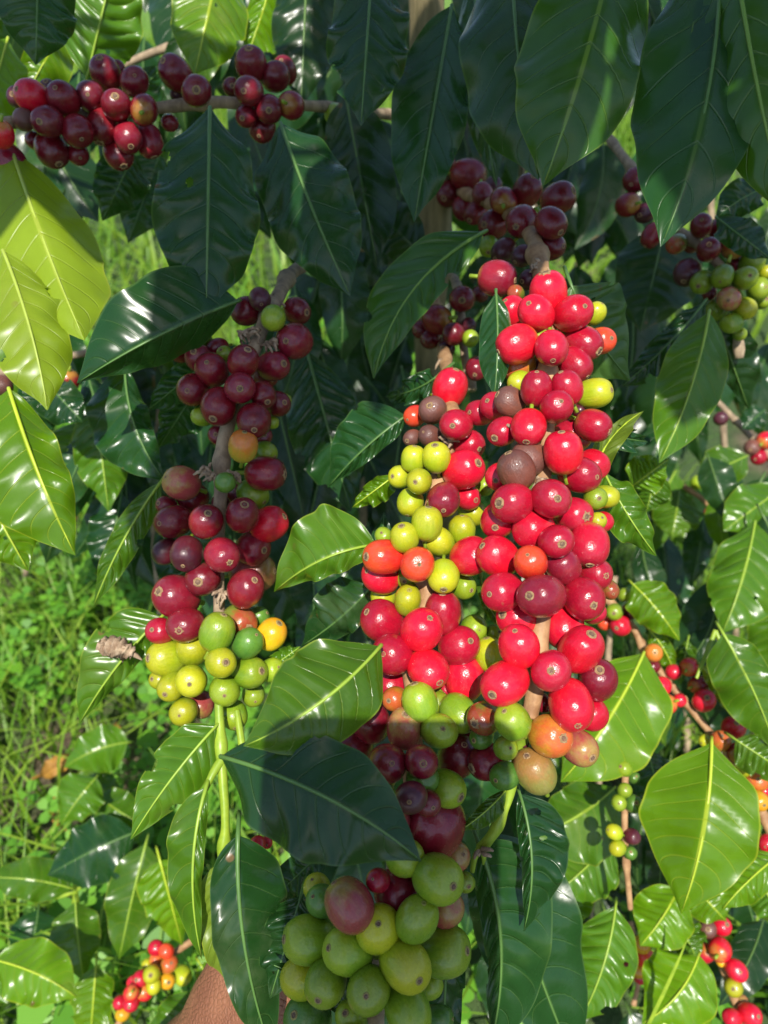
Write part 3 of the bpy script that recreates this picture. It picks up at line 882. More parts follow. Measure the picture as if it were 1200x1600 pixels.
stem(RB, [(1118, 985, .475, 1.6), (1100, 1030, .47, 1.3), (1088, 1060, .468, 1.0)], M_GREENSTEM, 'side_shoot', False)
stem(RB, [(1118, 985, .475, 1.4), (1135, 1030, .47, 1.2), (1150, 1090, .466, 1.0)], M_GREENSTEM, 'side_shoot', False)

SQ = [(990, 1140, .46, 2.0), (978, 1205, .44, 1.9), (976, 1270, .435, 1.9), (978, 1340, .435, 1.8), (985, 1420, .44, 1.6)]
Q = branch('upright thin twig with little lime green cherries between the big sunlit leaves', SQ, M_TAN, seed=33)
cherries(Q, SQ, "976 1201 12 G 0; 976 1235 11 G 0; 967 1254 12 G 0; 989 1256 14 g 1; 960 1300 12 Y 0; 965 1325 12 Y 0; 985 1333 10 g 1; 987 1307 12 k 1; 994 1190 11 G 1; 1002 1165 11 Y 1; 990 1215 9 g 2", rho=.01)
leaf(Q, 960, 1231, 836, 1305, 46, 74, .49, .47, 'md', -8, .006, -16, -16, quilt=.0015)
leaf(Q, 955, 1312, 862, 1400, 62, 50, .50, .48, 'md', -4, .006, -16, -16, quilt=.0012)
leaf(Q, 962, 1416, 903, 1600, 52, 46, .455, .44, 'md', -10, .008, -14, -14, label='spotted leaf sunlit above with its lower end in shadow')
leaf(Q, 890, 1370, 880, 1460, 30, 40, .52, .51, 'br', 0, .004)

SS = [(1085, 1380, .54, 2.6), (1103, 1450, .52, 2.6), (1128, 1510, .51, 2.6), (1150, 1570, .5, 2.4), (1160, 1660, .5, 2.2)]
S_ = branch('lower right twig with a few plump red cherries and one dried brown one', SS, M_TAN, seed=35)
cherries(S_, SS, "1127 1447 14 R 0; 1106 1452 13 B 0; 1125 1484 17 R 0; 1101 1489 14 P 0; 1150 1516 16 R 0; 1146 1542 14 Y 0; 1171 1585 16 R 0; 1144 1590 13 R 0; 1160 1564 9 M 1; 1127 1502 8 A 1", rho=.012)
leaf(S_, 1092, 1492, 1002, 1600, 62, 52, .475, .46, 'br', -14, .008, -12, -24, quilt=.0014, label='sunlit leaf with tan spots under the lower right twig')
leaf(S_, 1062, 1386, 1000, 1478, 46, 46, .49, .475, 'br', -4, .006)
leaf(S_, 1080, 1380, 1135, 1440, 36, 36, .50, .49, 'br', 0, .006)
leaf(S_, 1060, 1440, 1090, 1500, 30, 30, .51, .5, 'md', 0, .004)
leaf(S_, 1215, 1338, 1128, 1422, 40, 28, .44, .425, 'br', 4, .008, -14, -30, quilt=.0016)
leaf(S_, 1190, 1380, 1230, 1460, 30, 40, .46, .45, 'md', 0, .004)
leaf(S_, 1140, 1640, 1020, 1592, 34, 30, .47, .46, 'br', 0, .008)

S2 = [(985, 1440, .575, 2.2), (996, 1490, .57, 2), (998, 1530, .57, 1.8), (990, 1570, .57, 1.6)]
S2B = branch('short twig with a small bunch of yellow and scarlet cherries', S2, M_TAN, seed=36)
cherries(S2B, S2, "1002 1476 13 A 0; 1009 1497 13 O 0; 997 1514 13 A 0; 1000 1527 10 R 1; 982 1512 8 R 1; 989 1480 8 A 1; 984 1526 7 G 0", rho=.01)

SX = [(1090, 600, .74, 3), (1125, 632, .72, 2.8), (1180, 690, .70, 2.6), (1240, 750, .68, 2.4)]
X = branch('dark distant twig at the right edge carrying three pinkish red cherries', SX, M_BARK, seed=37)
cherries(X, SX, "1196 688 13 R 0; 1175 699 12 B 0; 1186 714 12 P 0; 1126 654 11 k 0; 1205 710 11 R 1", rho=.01)
leaf(X, 1168, 712, 1090, 748, 34, 34, .66, .65, 'md', 0, .006)
leaf(X, 1195, 640, 1160, 670, 20, 20, .68, .67, 'dk', 0, .004)
SX2 = [(1068, 760, .76, 3), (1095, 778, .75, 3), (1115, 795, .74, 3.2), (1142, 803, .73, 2.4)]
X2 = branch('short pale broken twig with a few tiny green cherries among glossy leaves', SX2, M_TAN, seed=38)
cherries(X2, SX2, "1090 754 11 G 0; 1119 758 11 G 0; 1131 769 10 G 0; 1131 783 12 G 0; 1109 802 9 P 1", rho=.01)
leaf(X2, 1062, 768, 1050, 842, 36, 40, .68, .66, 'md', 0, .008, quilt=.002)
leaf(X2, 1225, 760, 1130, 830, 40, 30, .60, .58, 'md', 0, .006)
leaf(X2, 1240, 830, 1190, 870, 40, 40, .58, .56, 'br', 0, .006)
leaf(X2, 1180, 815, 1128, 990, 48, 62, .56, .53, 'md', -6, .012, quilt=.0016, label='bluish glossy leaf streaked by sunlight at the right edge')
leaf(X2, 1225, 930, 1195, 1080, 40, 40, .55, .53, 'md', 0, .006)
leaf(X2, 985, 762, 1046, 716, 30, 36, .45, .44, 'br', 0, .006, -14, -20, label='small glossy leaf with a pinkish brown tip')
leaf(X2, 1025, 740, 1010, 800, 30, 30, .5, .5, 'md', 0, .004)

SW = [(300, 1470, .575, 2.6), (265, 1495, .565, 2.4), (230, 1530, .555, 2.3), (195, 1580, .55, 2.2), (170, 1640, .545, 2)]
W = branch('low twig with a mixed bunch of tiny red, orange and lime cherries by the hand', SW, M_TAN, seed=40)
cherries(W, SW, "244 1481 12 R 0; 260 1486 11 O 0; 244 1500 11 o 0; 264 1507 13 o 0; 237 1522 13 Y 0; 231 1507 9 Y 1; 240 1540 12 Y 0; 261 1532 12 A 0; 285 1524 13 Y 0; 220 1529 12 R 1; 210 1536 11 R 1; 226 1549 13 R 0; 205 1552 12 R 0; 205 1567 12 R 0; 188 1566 10 R 0; 192 1584 11 A 0", rho=.012)
leaf(W, 312, 1555, 215, 1660, 34, 40, .50, .49, 'md', 0, .012, quilt=.0018)
leaf(W, 250, 1345, 285, 1478, 42, 38, .55, .57, 'br', 0, .006)
leaf(W, 312, 1505, 345, 1560, 16, 16, .55, .55, 'br', 0, .004)

SY = [(-40, 590, .52, 3), (40, 575, .52, 3), (100, 558, .515, 3), (180, 545, .52, 3), (260, 540, .56, 3)]
Y_ = branch('dim twig at the left edge with single maroon cherries behind the yellow leaves', SY, M_BARK, seed=42)
cherries(Y_, SY, "106 595 17 D 0; 99 539 10 k 1; 3 602 16 B 0; 92 600 10 D 2", rho=.012)
leaf(Y_, 14, 608, 118, 868, 92, 44, .355, .345, 'br', 6, .010, -8, -26, quilt=.0012, label='long light green leaf at the left edge, its upper corner shaded')
leaf(Y_, -30, 760, 44, 892, 46, 46, .40, .40, 'br', 0, .006)
leaf(Y_, 195, 572, 258, 752, 66, 26, .40, .395, 'dk', 16, .008, -14, -30, quilt=.0013, label='dark leaf whose narrow edge alone is sunlit')
leaf(Y_, 60, 585, 130, 660, 40, 30, .47, .46, 'dk', 0, .006)
leaf(Y_, 90, 590, 40, 680, 40, 40, .48, .48, 'dk', 0, .006)
leaf(Y_, 150, 640, 170, 800, 42, 42, .52, .52, 'md', 0, .006)
leaf(Y_, 120, 660, 80, 780, 36, 36, .53, .52, 'md', 0, .006)
leaf(Y_, 190, 770, 165, 910, 40, 46, .56, .55, 'dk', 0, .006)
SZ = [(150, 735, .74, 2.6), (185, 762, .73, 2.4), (215, 785, .72, 2)]
Z = branch('far twig at left with one yellow cherry and a dull red pair', SZ, M_TAN, seed=43)
cherries(Z, SZ, "197 757 12 A 0; 170 767 11 R 0; 180 772 10 P 1; 205 742 6 G 0; 178 757 7 G 1", rho=.008)

# ---- leafy shoots that hang in from above
GL = 'leafy coffee shoots without fruit'
SE1 = [(700, -140, .42, 4), (800, -120, .36, 3.5), (965, -130, .31, 3.5), (1060, -160, .30, 3)]
E1 = branch('shoot of three big deep green leaves hanging in front at upper middle right', SE1, M_BARK, GL, seed=50)
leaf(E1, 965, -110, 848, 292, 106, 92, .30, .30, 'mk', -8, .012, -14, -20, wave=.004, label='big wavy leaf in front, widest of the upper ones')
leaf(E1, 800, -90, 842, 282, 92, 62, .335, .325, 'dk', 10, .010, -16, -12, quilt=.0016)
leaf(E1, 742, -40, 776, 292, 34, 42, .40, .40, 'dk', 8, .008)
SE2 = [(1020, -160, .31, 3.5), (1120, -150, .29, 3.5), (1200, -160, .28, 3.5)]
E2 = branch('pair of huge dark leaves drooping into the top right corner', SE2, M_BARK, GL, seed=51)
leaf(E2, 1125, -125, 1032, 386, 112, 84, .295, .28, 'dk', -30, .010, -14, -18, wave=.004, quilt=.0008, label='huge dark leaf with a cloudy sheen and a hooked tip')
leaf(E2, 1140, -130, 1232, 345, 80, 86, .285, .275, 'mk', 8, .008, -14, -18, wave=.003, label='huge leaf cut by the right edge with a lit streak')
SE3 = [(500, -120, .42, 4), (585, -80, .39, 3.4), (705, -30, .40, 3)]
E3 = branch('two long dark leaves hanging in front of the trunk at the top', SE3, M_BARK, GL, seed=52)
leaf(E3, 582, -60, 564, 197, 62, 66, .375, .37, 'dk', 0, .008, -12, -14, quilt=.0008)
leaf(E3, 706, 8, 647, 347, 66, 54, .395, .385, 'dk', 0, .008, -12, -18, quilt=.001)
leaf(E3, 480, -60, 470, 170, 50, 50, .47, .47, 'bg', 0, .006)
leaf(E3, 540, 150, 590, 420, 50, 56, .45, .45, 'bg', 0, .006)

# ---- trunk
tr = thing('coffee_tree', 'upright greyish tan trunk standing among the dark leaves', 'tree', (0.049, 0.60, 0))
pts, rad = [], []
for i in range(46):
    z = 1.25 - i * 0.029
    pts.append(Vector((0.006 * math.sin(z * 9) + 0.004 * math.sin(z * 23), 0.006 * math.cos(z * 7), z)))
    rad.append(0.0098 + 0.006 * (1.25 - z) / 1.3 + 0.0018 * math.exp(-(((z % .13) - .06) / .012) ** 2))
v, f = tube(pts, rad, 18, wob=.25)
link('trunk', mesh('trunk', v, f), tr, [M_TRUNK])

gb = [P(1075, 1466, .44), P(1056, 1510, .445), P(1035, 1556, .45), P(1008, 1612, .46), P(985, 1680, .48)]
v, f = [], []
for i, p in enumerate(gb):
    hw = .0019 * (0.15, .8, 1, 1, 1)[i]
    for q, dz in ((-hw, 0), (0, .0008), (hw, 0)):
        v.append(p - gb[2] + RT * q * .9 + UP * q * .4 + FWD * dz)
for i in range(4):
    for j in range(2):
        f.append((i * 3 + j, i * 3 + j + 1, (i + 1) * 3 + j + 1, (i + 1) * 3 + j))
bo = link('grass_blade', mesh('grass_blade', v, f), None, [M_GREENSTEM])
bo.location = gb[2]
bo['label'] = 'single long grass blade standing across the spotted leaf at lower right'
bo['category'] = 'grass blade'
for vv in tr.children[0].data.vertices:
    vv.co.x -= (vv.co.z - .57) * 0.075 + 0.006


# ================================================================== leaves behind, in the shade of the tree
def inside(x, y, poly):
    c = False
    n = len(poly)
    for i in range(n):
        x1, y1 = poly[i]
        x2, y2 = poly[(i + 1) % n]
        if (y1 > y) != (y2 > y) and x < (x2 - x1) * (y - y1) / (y2 - y1) + x1:
            c = not c
    return c


OPEN = [[(155, 320), (245, 315), (300, 400), (300, 450), (200, 470), (165, 460)], [(375, 405), (420, 405), (420, 450), (370, 440)], [(320, 505), (370, 500), (370, 530), (320, 540)],
        [(-200, 850), (150, 870), (250, 960), (280, 1110), (250, 1260), (60, 1330), (-200, 1400)]]


def bush(label, n, x0, x1, y0, y1, d0, d1, mats, size=(.085, .13), seed=1, stems=(), dirs=(60, 120), group='coffee shrubs behind the fruiting branches'):
    rnd = random.Random(seed)
    b = thing('coffee_shrub', label, 'shrub', P((x0 + x1) / 2, (y0 + y1) / 2, (d0 + d1) / 2), group)
    for s_ in stems:
        stem(b, s_, M_BARK, 'stem', True, seed)
    k = 0
    tries = 0
    while k < n and tries < n * 12:
        tries += 1
        x, y = rnd.uniform(x0, x1), rnd.uniform(y0, y1)
        d = rnd.uniform(d0, d1)
        ang = R(rnd.uniform(*dirs))
        L = rnd.uniform(*size) * F / d * rnd.uniform(.75, 1.0)
        dx, dy = math.cos(ang) * L / 2, math.sin(ang) * L / 2
        if any(inside(x + t * dx, y + t * dy, p) for p in OPEN for t in ((-1, -.5, 0, .5) if seed == 19 else (-1, -.5, 0, .5, 1))):
            continue
        W = L * rnd.uniform(.19, .27)
        f1, f2 = rnd.uniform(.7, 1), rnd.uniform(.7, 1)
        leaf(b, x - dx, y - dy, x + dx, y + dy, W * f1, W * f2, d + rnd.uniform(-.012, .012), d + rnd.uniform(-.02, .02), rnd.choice(mats), rnd.uniform(-.09, .09) * L, rnd.uniform(.004, .014),
             rnd.uniform(-30, 6), rnd.uniform(-30, 6), quilt=.0014, wave=.003, N=26, M=5)
        k += 1
    return b


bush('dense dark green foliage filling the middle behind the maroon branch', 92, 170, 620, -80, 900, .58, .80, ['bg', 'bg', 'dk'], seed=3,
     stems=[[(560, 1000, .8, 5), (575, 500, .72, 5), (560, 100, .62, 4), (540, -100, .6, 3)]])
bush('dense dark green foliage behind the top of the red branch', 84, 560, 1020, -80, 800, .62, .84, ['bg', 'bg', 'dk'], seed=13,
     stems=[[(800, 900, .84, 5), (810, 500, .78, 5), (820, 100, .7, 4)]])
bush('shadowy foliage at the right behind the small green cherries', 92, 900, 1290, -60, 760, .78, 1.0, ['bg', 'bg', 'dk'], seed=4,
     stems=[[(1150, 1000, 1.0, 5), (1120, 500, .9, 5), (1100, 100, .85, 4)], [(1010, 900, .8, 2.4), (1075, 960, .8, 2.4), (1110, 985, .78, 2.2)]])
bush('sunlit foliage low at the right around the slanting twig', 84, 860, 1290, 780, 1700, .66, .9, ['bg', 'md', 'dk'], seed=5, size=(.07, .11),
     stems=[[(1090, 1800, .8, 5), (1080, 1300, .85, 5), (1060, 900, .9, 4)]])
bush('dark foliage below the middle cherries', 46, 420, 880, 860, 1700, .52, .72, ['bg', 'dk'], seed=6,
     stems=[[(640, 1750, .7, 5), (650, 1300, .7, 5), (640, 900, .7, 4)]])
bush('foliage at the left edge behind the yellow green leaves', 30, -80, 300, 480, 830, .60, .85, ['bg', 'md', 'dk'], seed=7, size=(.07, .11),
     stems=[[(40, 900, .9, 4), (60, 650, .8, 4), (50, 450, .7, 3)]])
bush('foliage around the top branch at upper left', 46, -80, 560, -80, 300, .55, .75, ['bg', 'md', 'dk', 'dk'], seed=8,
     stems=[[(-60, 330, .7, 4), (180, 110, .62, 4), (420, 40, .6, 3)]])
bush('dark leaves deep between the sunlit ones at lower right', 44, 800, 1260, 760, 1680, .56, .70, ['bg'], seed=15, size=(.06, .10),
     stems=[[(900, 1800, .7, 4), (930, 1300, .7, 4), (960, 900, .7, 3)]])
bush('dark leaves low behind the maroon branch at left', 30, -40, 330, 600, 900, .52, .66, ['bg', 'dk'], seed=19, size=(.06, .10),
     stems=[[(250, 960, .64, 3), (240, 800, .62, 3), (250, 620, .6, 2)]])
# the young plant low at the left
yp = thing('young_coffee_plant', 'young plant low at the left with greyish shiny leaves above the grass', 'plant', P(150, 1380, .68))
stem(yp, [(120, 1640, .74, 3), (118, 1480, .70, 3), (118, 1390, .66, 2.4), (112, 1300, .64, 2)], M_GREENSTEM, 'stem', True, 4)
stem(yp, [(20, 1400, .66, 1.6), (110, 1395, .66, 1.8), (220, 1300, .64, 1.6)], M_GREENSTEM, 'side_shoot', False, 4)
for a in [(212, 1300, 74, 1368, 46, 54, .62), (228, 1318, 186, 1500, 40, 42, .61), (150, 1215, 95, 1290, 40, 36, .64), (118, 1408, 132, 1536, 40, 34, .60), (112, 1388, -30, 1372, 34, 30, .63),
          (200, 1160, 100, 1200, 34, 40, .70), (150, 1240, 230, 1290, 34, 30, .66), (160, 1420, 150, 1560, 40, 40, .68), (60, 1420, 30, 1520, 36, 36, .66), (10, 1500, -40, 1600, 40, 40, .64), (90, 1550, 70, 1660, 36, 40, .68), (110, 1230, 190, 1250, 26, 30, .70)]:
    leaf(yp, *a[:6], a[6], a[6] - .01, random.choice(['md', 'dk', 'md', 'md']), random.uniform(-8, 8), .008, random.uniform(-24, 0), random.uniform(-24, 0), quilt=.0016, N=30, M=6)
leaf(yp, -8, 1500, 122, 1560, 44, 46, .54, .53, 'br', -8, .008, -14, -14, quilt=.0018, label='bright fresh green leaf low in the corner')
leaf(yp, 150, 1510, 140, 1640, 34, 30, .58, .58, 'br', 0, .006)

# ================================================================== unseen shoots added overhead and behind the lens to throw the shade


def leaf3(parent, A, B, nrm, W, mat, seed):
    root = parent.location
    A, B = A - root, B - root
    K = (A + B) / 2 + nrm * 0.012
    K = K * 2 - (A + B) / 2
    t0 = (B - A).normalized()
    a0 = nrm.cross(t0).normalized()
    n = t0.cross(a0)
    if n.dot(nrm) < 0:
        n = -n
    v, f, uv = blade(lambda s: A * (1 - s) ** 2 + K * 2 * s * (1 - s) + B * s * s, lambda s: (a0, n), W, W, R(-10), R(-10), -.1, .003, .001, 26, 5, seed)
    me = mesh('leaf', v, f)
    put_uv(me, uv)
    if me.polygons[len(me.polygons) // 2].normal.dot(nrm) < 0:
        me.flip_normals()
    lo = link('leaf', me, parent, [LEAF[mat]])
    pts = [A - t0 * .012] + [A * (1 - s) ** 2 + K * 2 * s * (1 - s) + B * s * s for s in [i / 10 for i in range(10)]]
    v, f = tube(pts, [.0013] + [.0012 * (1 - i / 11) + .0002 for i in range(10)], 6)
    link('midrib', mesh('midrib', v, f), lo, [RIB[mat]])


def shade_shoot(label, x0, x1, y0, y1, dr, seed, sx=.042, sy=.072, skip=()):
    """a shoot whose leaves cross the sun's rays; X, Y measured in the plane of the lens along the rays"""
    rnd = random.Random(seed)

    def at(X0, Y0, d):
        return cv(X0, Y0 - 0.326 * d, d)
    b = thing('coffee_branch', label, 'branch', at((x0 + x1) / 2, y1, dr(y1)[1]), 'added out-of-view shade shoots')  # named like the visible branches, but added out of view to block sun
    rows = max(1, round((y1 - y0) / sy))
    cols = max(1, round((x1 - x0) / sx))
    dd = sum(dr(y1)) / 2
    v, f = tube([at(x0 - .05 + (x1 - x0 + .1) * i / 8, y1 + .02 + .004 * math.sin(i), dd) - b.location for i in range(9)], [.003] * 9, 8)
    link('stem', mesh('stem', v, f), b, [M_BARK])
    for r in range(rows):
        for c in range(cols):
            X0 = x0 + (c + .5 + rnd.uniform(-.15, .15) + (.25 if r % 2 else -.25)) * (x1 - x0) / cols
            Y0 = y0 + (r + .5 + rnd.uniform(-.12, .12)) * (y1 - y0) / rows
            if any(a <= X0 <= b_ and c_ <= Y0 <= e for a, b_, c_, e in skip):
                continue
            lo_, hi_ = dr(Y0)
            d = rnd.uniform(lo_, hi_)
            L = rnd.uniform(.095, .115) * min(1.0, max((y1 - y0) * 1.15, .07) / .1)
            an = rnd.uniform(-.35, .35)
            A = at(X0 - math.sin(an) * L / 2, Y0 + math.cos(an) * L / 2, d)
            B = at(X0 + math.sin(an) * L / 2, Y0 - math.cos(an) * L / 2, d + rnd.uniform(-.02, .02))
            nrm = (S_W + Vector((rnd.uniform(-.3, .3), rnd.uniform(-.3, .3), rnd.uniform(-.2, .2)))).normalized()
            leaf3(b, A, B, nrm, rnd.uniform(.022, .028), 'dk', seed * 100 + r * 20 + c)
    return b


front = lambda Y: (-.06, max(-.05, min(.12, (Y - .08) / 1.15)))
rear = lambda Y: (-.32, -.14)
shade_shoot('broad leafy shoot added unseen above the picture to shade its upper right part', -.03, .23, .235, .42, front, 61)
shade_shoot('highest leafy shoot added unseen above the picture to darken the leaves far behind', -.03, .36, .42, .66, front, 66, .05, .08)
shade_shoot('broad leafy shoot added unseen above the picture to shade its upper left part', -.26, -.03, .262, .42, front, 62)
shade_shoot('leafy shoot added behind the lens to cast shadow on the maroon branch', -.112, -.048, .10, .29, rear, 63, .034, .065)
shade_shoot('short leafy shoot added behind the lens to cast shadow beside the red branch', -.045, .02, .168, .24, rear, 64, .034, .07)
shade_shoot('small leafy shoot added behind the lens to cast shadow on the upper right', .118, .205, .188, .245, rear, 65)

# ================================================================== ground, grass
gv, gf, gi = [], [], {}
xs = [-60, -30, -15, -8, -4] + [-2.5 + i * .08 for i in range(63)] + [4, 8, 15, 30, 60]
ys = [-40, -15, -5, -2] + [-.5 + i * .09 for i in range(60)] + [6.5, 9, 14, 25, 50, 90]
for yy in ys:
    for xx in xs:
        gv.append((xx, yy, 0.02 * noise.noise(Vector((xx * 1.7, yy * 1.7, 3))) + .012 * noise.noise(Vector((xx * 9, yy * 9, 1))) + .006 * noise.noise(Vector((xx * 30, yy * 30, 1)))))
nx = len(xs)
for j in range(len(ys) - 1):
    for i in range(nx - 1):
        gf.append((j * nx + i, j * nx + i + 1, (j + 1) * nx + i + 1, (j + 1) * nx + i))
k = NT('soil')
tc = k.n('TexCoord').outputs['Object']
n1 = k.noise(tc, 3.0, 4)
n2 = k.noise(tc, 45.0, 6, .7)
c = k.mix(k.ramp(n2, .3, .7), (0.05, 0.032, 0.02), (0.22, 0.15, 0.10))
c = k.mix(k.ramp(n1, .32, .5, 0, .9), c, (0.035, 0.085, 0.014))
sp_ = k.n('SeparateXYZ')
k.l(tc, sp_.inputs[0])
c = k.mix(k.ramp(sp_.outputs[1], 2.0, 6.0), c, (0.11, 0.22, 0.022))
k.l(k.prin(c, .95, k.bump(n2, .9, .02)), k.out.inputs[0])
g = link('ground', mesh('ground', gv, gf), None, [k.m])
g['kind'] = 'structure'


def plant_mat(name, a, b, t):
    k = NT(name)
    geo = k.n('NewGeometry')
    c = k.mix(geo.outputs['Random Per Island'], a, b)
    p = k.prin(c, .5)
    tr_ = k.n('BsdfTranslucent')
    tr_.inputs[0].default_value = t + (1,)
    mx = k.n('MixShader')
    mx.inputs[0].default_value = .35
    k.l(p, mx.inputs[1])
    k.l(tr_.outputs[0], mx.inputs[2])
    k.l(mx.outputs[0], k.out.inputs[0])
    return k.m


M_GRASS = plant_mat('grass_blade', (0.08, 0.22, 0.012), (0.24, 0.36, 0.03), (0.30, 0.52, 0.02))
M_CLOVER = plant_mat('clover_leaf', (0.07, 0.22, 0.012), (0.15, 0.36, 0.02), (0.22, 0.5, 0.02))
rg = random.Random(5)
v, f = [], []


def blade_g(x, y, h, w_, lean, az):
    o = len(v)
    d = Vector((math.cos(az), math.sin(az), 0))
    sd = Vector((-d.y, d.x, 0))
    for i in range(5):
        t = i / 4
        p = Vector((x, y, -.005)) + d * (lean * t * t * h) + Vector((0, 0, h * (t - .35 * lean * t * t)))
        ww = w_ * (1 - t) ** .7
        if i < 4:
            v.append(p - sd * ww)
            v.append(p + sd * ww)
        else:
            v.append(p)
    for i in range(3):
        f.append((o + 2 * i, o + 2 * i + 1, o + 2 * i + 3, o + 2 * i + 2))
    f.append((o + 6, o + 7, o + 8))


def clump(x, y):
    return noise.noise(Vector((x * 3.3, y * 3.3, 7)))


for _ in range(11000):
    x, y = rg.uniform(-1.3, .5), rg.uniform(.15, 1.6)
    if clump(x, y) < rg.uniform(-.45, .1):
        continue
    blade_g(x, y, rg.uniform(.06, .21), rg.uniform(.001, .0030), rg.uniform(.2, 1.3), rg.uniform(0, 6.28))
for _ in range(14000):
    x, y = rg.uniform(-3.2, 1.2), rg.uniform(1.5, 6)
    blade_g(x, y, rg.uniform(.08, .26), rg.uniform(.003, .008), rg.uniform(.2, 1.3), rg.uniform(0, 6.28))
gr = link('grass', mesh('grass', v, f), None, [M_GRASS])
gr['kind'] = 'stuff'
gr['label'] = 'bright sunlit grass on the ground seen between the leaves'
gr['category'] = 'grass'
v, f = [], []
for _ in range(7500):
    x, y = rg.uniform(-1.2, .3), rg.uniform(.2, 1.5)
    if clump(x + 3, y) < rg.uniform(-.6, .1):
        continue
    h = rg.uniform(.02, .09)
    c0 = Vector((x, y, h))
    tl = Vector((rg.uniform(-.4, .4), rg.uniform(-.5, .2), 1)).normalized()
    a0 = tl.cross(Vector((0, 1, .1))).normalized()
    b0 = tl.cross(a0)
    ro = rg.uniform(0, 6.28)
    r = rg.uniform(.007, .013) * (2.0 if rg.random() < .10 else 1)
    for k3 in range(3):
        th = ro + k3 * 2.094
        d = a0 * math.cos(th) + b0 * math.sin(th)
        e = tl.cross(d)
        o = len(v)
        for (t, ww) in ((0.05, 0.05), (.5, .45), (.95, .55), (1.15, .3)):
            v.append(c0 + d * (t * r) - e * (ww * r) + tl * (.15 * r * t))
            v.append(c0 + d * (t * r) + e * (ww * r) + tl * (.15 * r * t))
        for i in range(3):
            f.append((o + 2 * i, o + 2 * i + 1, o + 2 * i + 3, o + 2 * i + 2))
cl = link('clover', mesh('clover', v, f), None, [M_CLOVER])
cl['kind'] = 'stuff'
cl['label'] = 'clover and small round weeds among the grass at the left'
cl['category'] = 'clover'


def ground_at(x, y, h=.03):
    d = P(x, y, 1) - CAM
    return CAM + d * ((h - CAM.z) / d.z)


for (x, y, an, lab) in [(95, 1195, .4, 'yellow brown leaf lying in the grass at the left'), (180, 1146, 1.6, 'small rusty orange leaf lying on bare soil below the lime cherries'), (98, 1262, 2.0, 'second yellow brown leaf lower down in the grass')]:
    p = ground_at(x, y, .05)
    fl = thing('fallen_leaf', lab, 'fallen leaf', p)
    L = .026 if 'small' in lab else .048
    dv_ = Vector((math.cos(an), math.sin(an), .25)) * L
    nrm = Vector((.1, -.5, .85)).normalized()
    leaf3(fl, p - dv_ / 2, p + dv_ / 2, nrm, .010, 'yl', 900 + int(x))
    for ch in fl.children:
        ch.data.materials[0] = M_FALLEN
        for q in ch.children:
            q.data.materials[0] = M_FALLEN

# ================================================================== the picker's hand and wrist
k = NT('brown_skin')
tc = k.n('TexCoord').outputs['Object']
n1 = k.noise(tc, 35, 4)
st = k.n('VectorMath', operation='MULTIPLY')
k.l(tc, st.inputs[0])
st.inputs[1].default_value = (1, 1, 1)
vo = k.n('TexVoronoi', feature='DISTANCE_TO_EDGE')
vo.inputs['Scale'].default_value = 420
k.l(tc, vo.inputs['Vector'])
n3 = k.noise(tc, 260, 4, .7)
c = k.mix(k.ramp(n1, .3, .7), (0.19, 0.075, 0.040), (0.28, 0.12, 0.062))
c = k.mix(k.ramp(n3, .55, .75, 0, .4), c, (0.16, 0.06, 0.035))
p_ = k.prin(c, .5, k.bump(k.math('ADD', k.ramp(vo.outputs[0], 0, .25), n3), .5, .0007), spec=.35)
k.l(p_, k.out.inputs[0])
M_SKIN = k.m
hr = P(386, 1582, .362)
hv, he, hrad = [], [], []


def hp(x, y, d, r, link_to=None):
    hv.append(tuple(P(x, y, d) - hr))
    hrad.append(r)
    if link_to is not None:
        he.append((link_to, len(hv) - 1))
    return len(hv) - 1


w0 = hp(386, 1590, .362, (.029, .024))
f1_ = hp(300, 1690, .372, (.032, .028), w0)
f2_ = hp(170, 1850, .395, (.038, .036), f1_)
hp(60, 1990, .42, (.042, .042), f2_)
pm = hp(432, 1530, .358, (.031, .020), w0)
pk = hp(478, 1476, .352, (.032, .016), pm)
for i, (dx, dy) in enumerate([(-22, -34), (2, -18), (26, 4), (44, 26)]):
    a = hp(478 + dx + 12, 1476 + dy - 8, .352, (.0098, .0095), pk)
    ln = (1.0, 1.12, 1.05, .85)[i]
    b_ = hp(478 + dx + 12 + 74 * ln, 1476 + dy - 20, .340 + .004 * i, (.0090, .0088), a)
    c_ = hp(478 + dx + 12 + 118 * ln, 1476 + dy + 4, .318 + .003 * i, (.0082, .0080), b_)
    hp(478 + dx + 12 + 112 * ln, 1476 + dy + 26, .304, (.0070, .0068), c_)
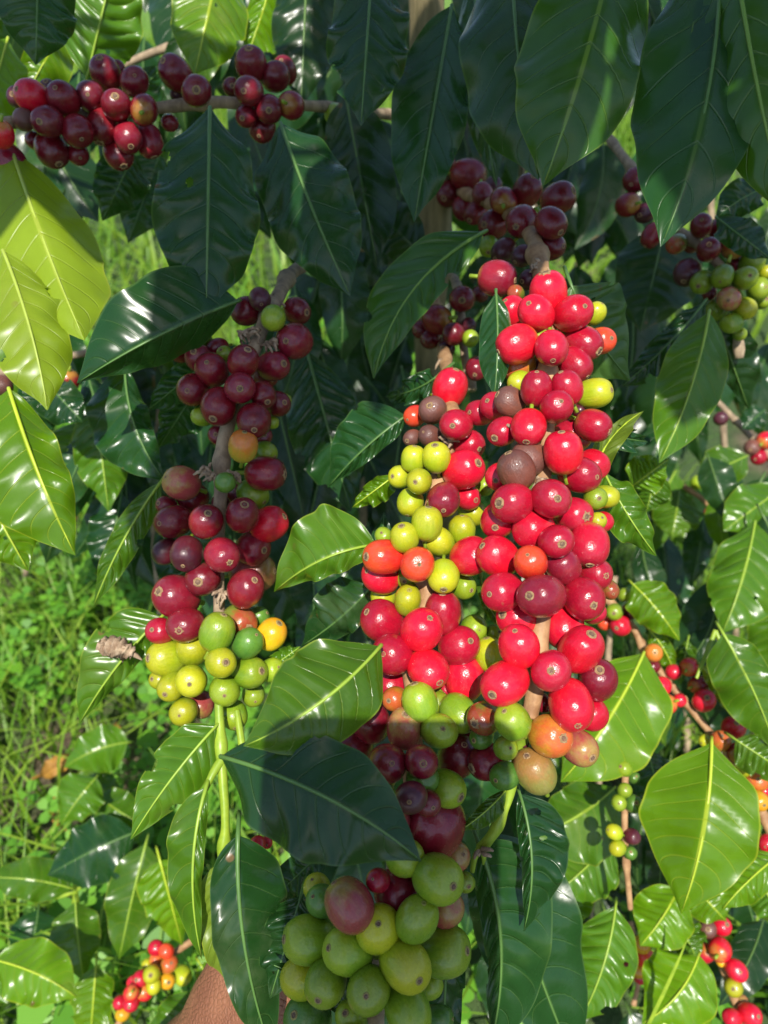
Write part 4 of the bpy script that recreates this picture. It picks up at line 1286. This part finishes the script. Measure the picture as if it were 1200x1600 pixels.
t1_ = hp(440, 1498, .350, (.0125, .012), pm)
t2_ = hp(468, 1462, .345, (.0105, .010), t1_)
hp(508, 1446, .338, (.0085, .008), t2_)
me = bpy.data.meshes.new('person')
me.from_pydata(hv, he, [])
me.update()
ho = bpy.data.objects.new('person', me)
C.objects.link(ho)
ho.location = hr
sk = ho.modifiers.new('skin', 'SKIN')
lay = me.skin_vertices[0].data
for i, r in enumerate(hrad):
    lay[i].radius = r
lay[0].use_root = True
ho.modifiers.new('sub', 'SUBSURF').levels = 2
ho.modifiers['sub'].render_levels = 2
sk.use_smooth_shade = True
me.materials.append(M_SKIN)
ho['label'] = "brown skinned hand and wrist reaching in behind the dark leaf at the bottom edge"
ho['category'] = 'person'

# ================================================================== the telephone that takes the picture (behind the lens)
k = NT('phone_shell')
k.l(k.prin((0.02, 0.02, 0.023), .3, coat=.5), k.out.inputs[0])
M_PH = k.m
ph = thing('smartphone', 'dark smartphone held up to take the picture, just behind the viewpoint', 'phone', cv(0.003, -.067, -.012))


def rbox(name, cx, cy, cz, sx, sy, sz, rr, parent, mat):
    v, f = [], []
    n = 6
    ring = []
    for qx, qy, a0 in ((1, 1, 0), (-1, 1, 90), (-1, -1, 180), (1, -1, 270)):
        for i in range(n + 1):
            a = R(a0 + 90 * i / n)
            ring.append((qx * (sx / 2 - rr) + rr * math.cos(a), qy * (sy / 2 - rr) + rr * math.sin(a)))
    for z, ins in ((-sz / 2, .0012), (-sz / 2 + .0012, 0), (sz / 2 - .0012, 0), (sz / 2, .0012)):
        for x, y in ring:
            v.append(cv(cx + x * (1 - ins / sx * 2), cy + y * (1 - ins / sy * 2), cz + z) - parent.location)
    m = len(ring)
    for j in range(3):
        for i in range(m):
            f.append((j * m + i, j * m + (i + 1) % m, (j + 1) * m + (i + 1) % m, (j + 1) * m + i))
    f.append(tuple(range(m))[::-1])
    f.append(tuple(3 * m + i for i in range(m)))
    return link(name, mesh(name, v, f, False), parent, [mat])


rbox('body', .003, -.067, -.013, .088, .165, .009, .011, ph, M_PH)
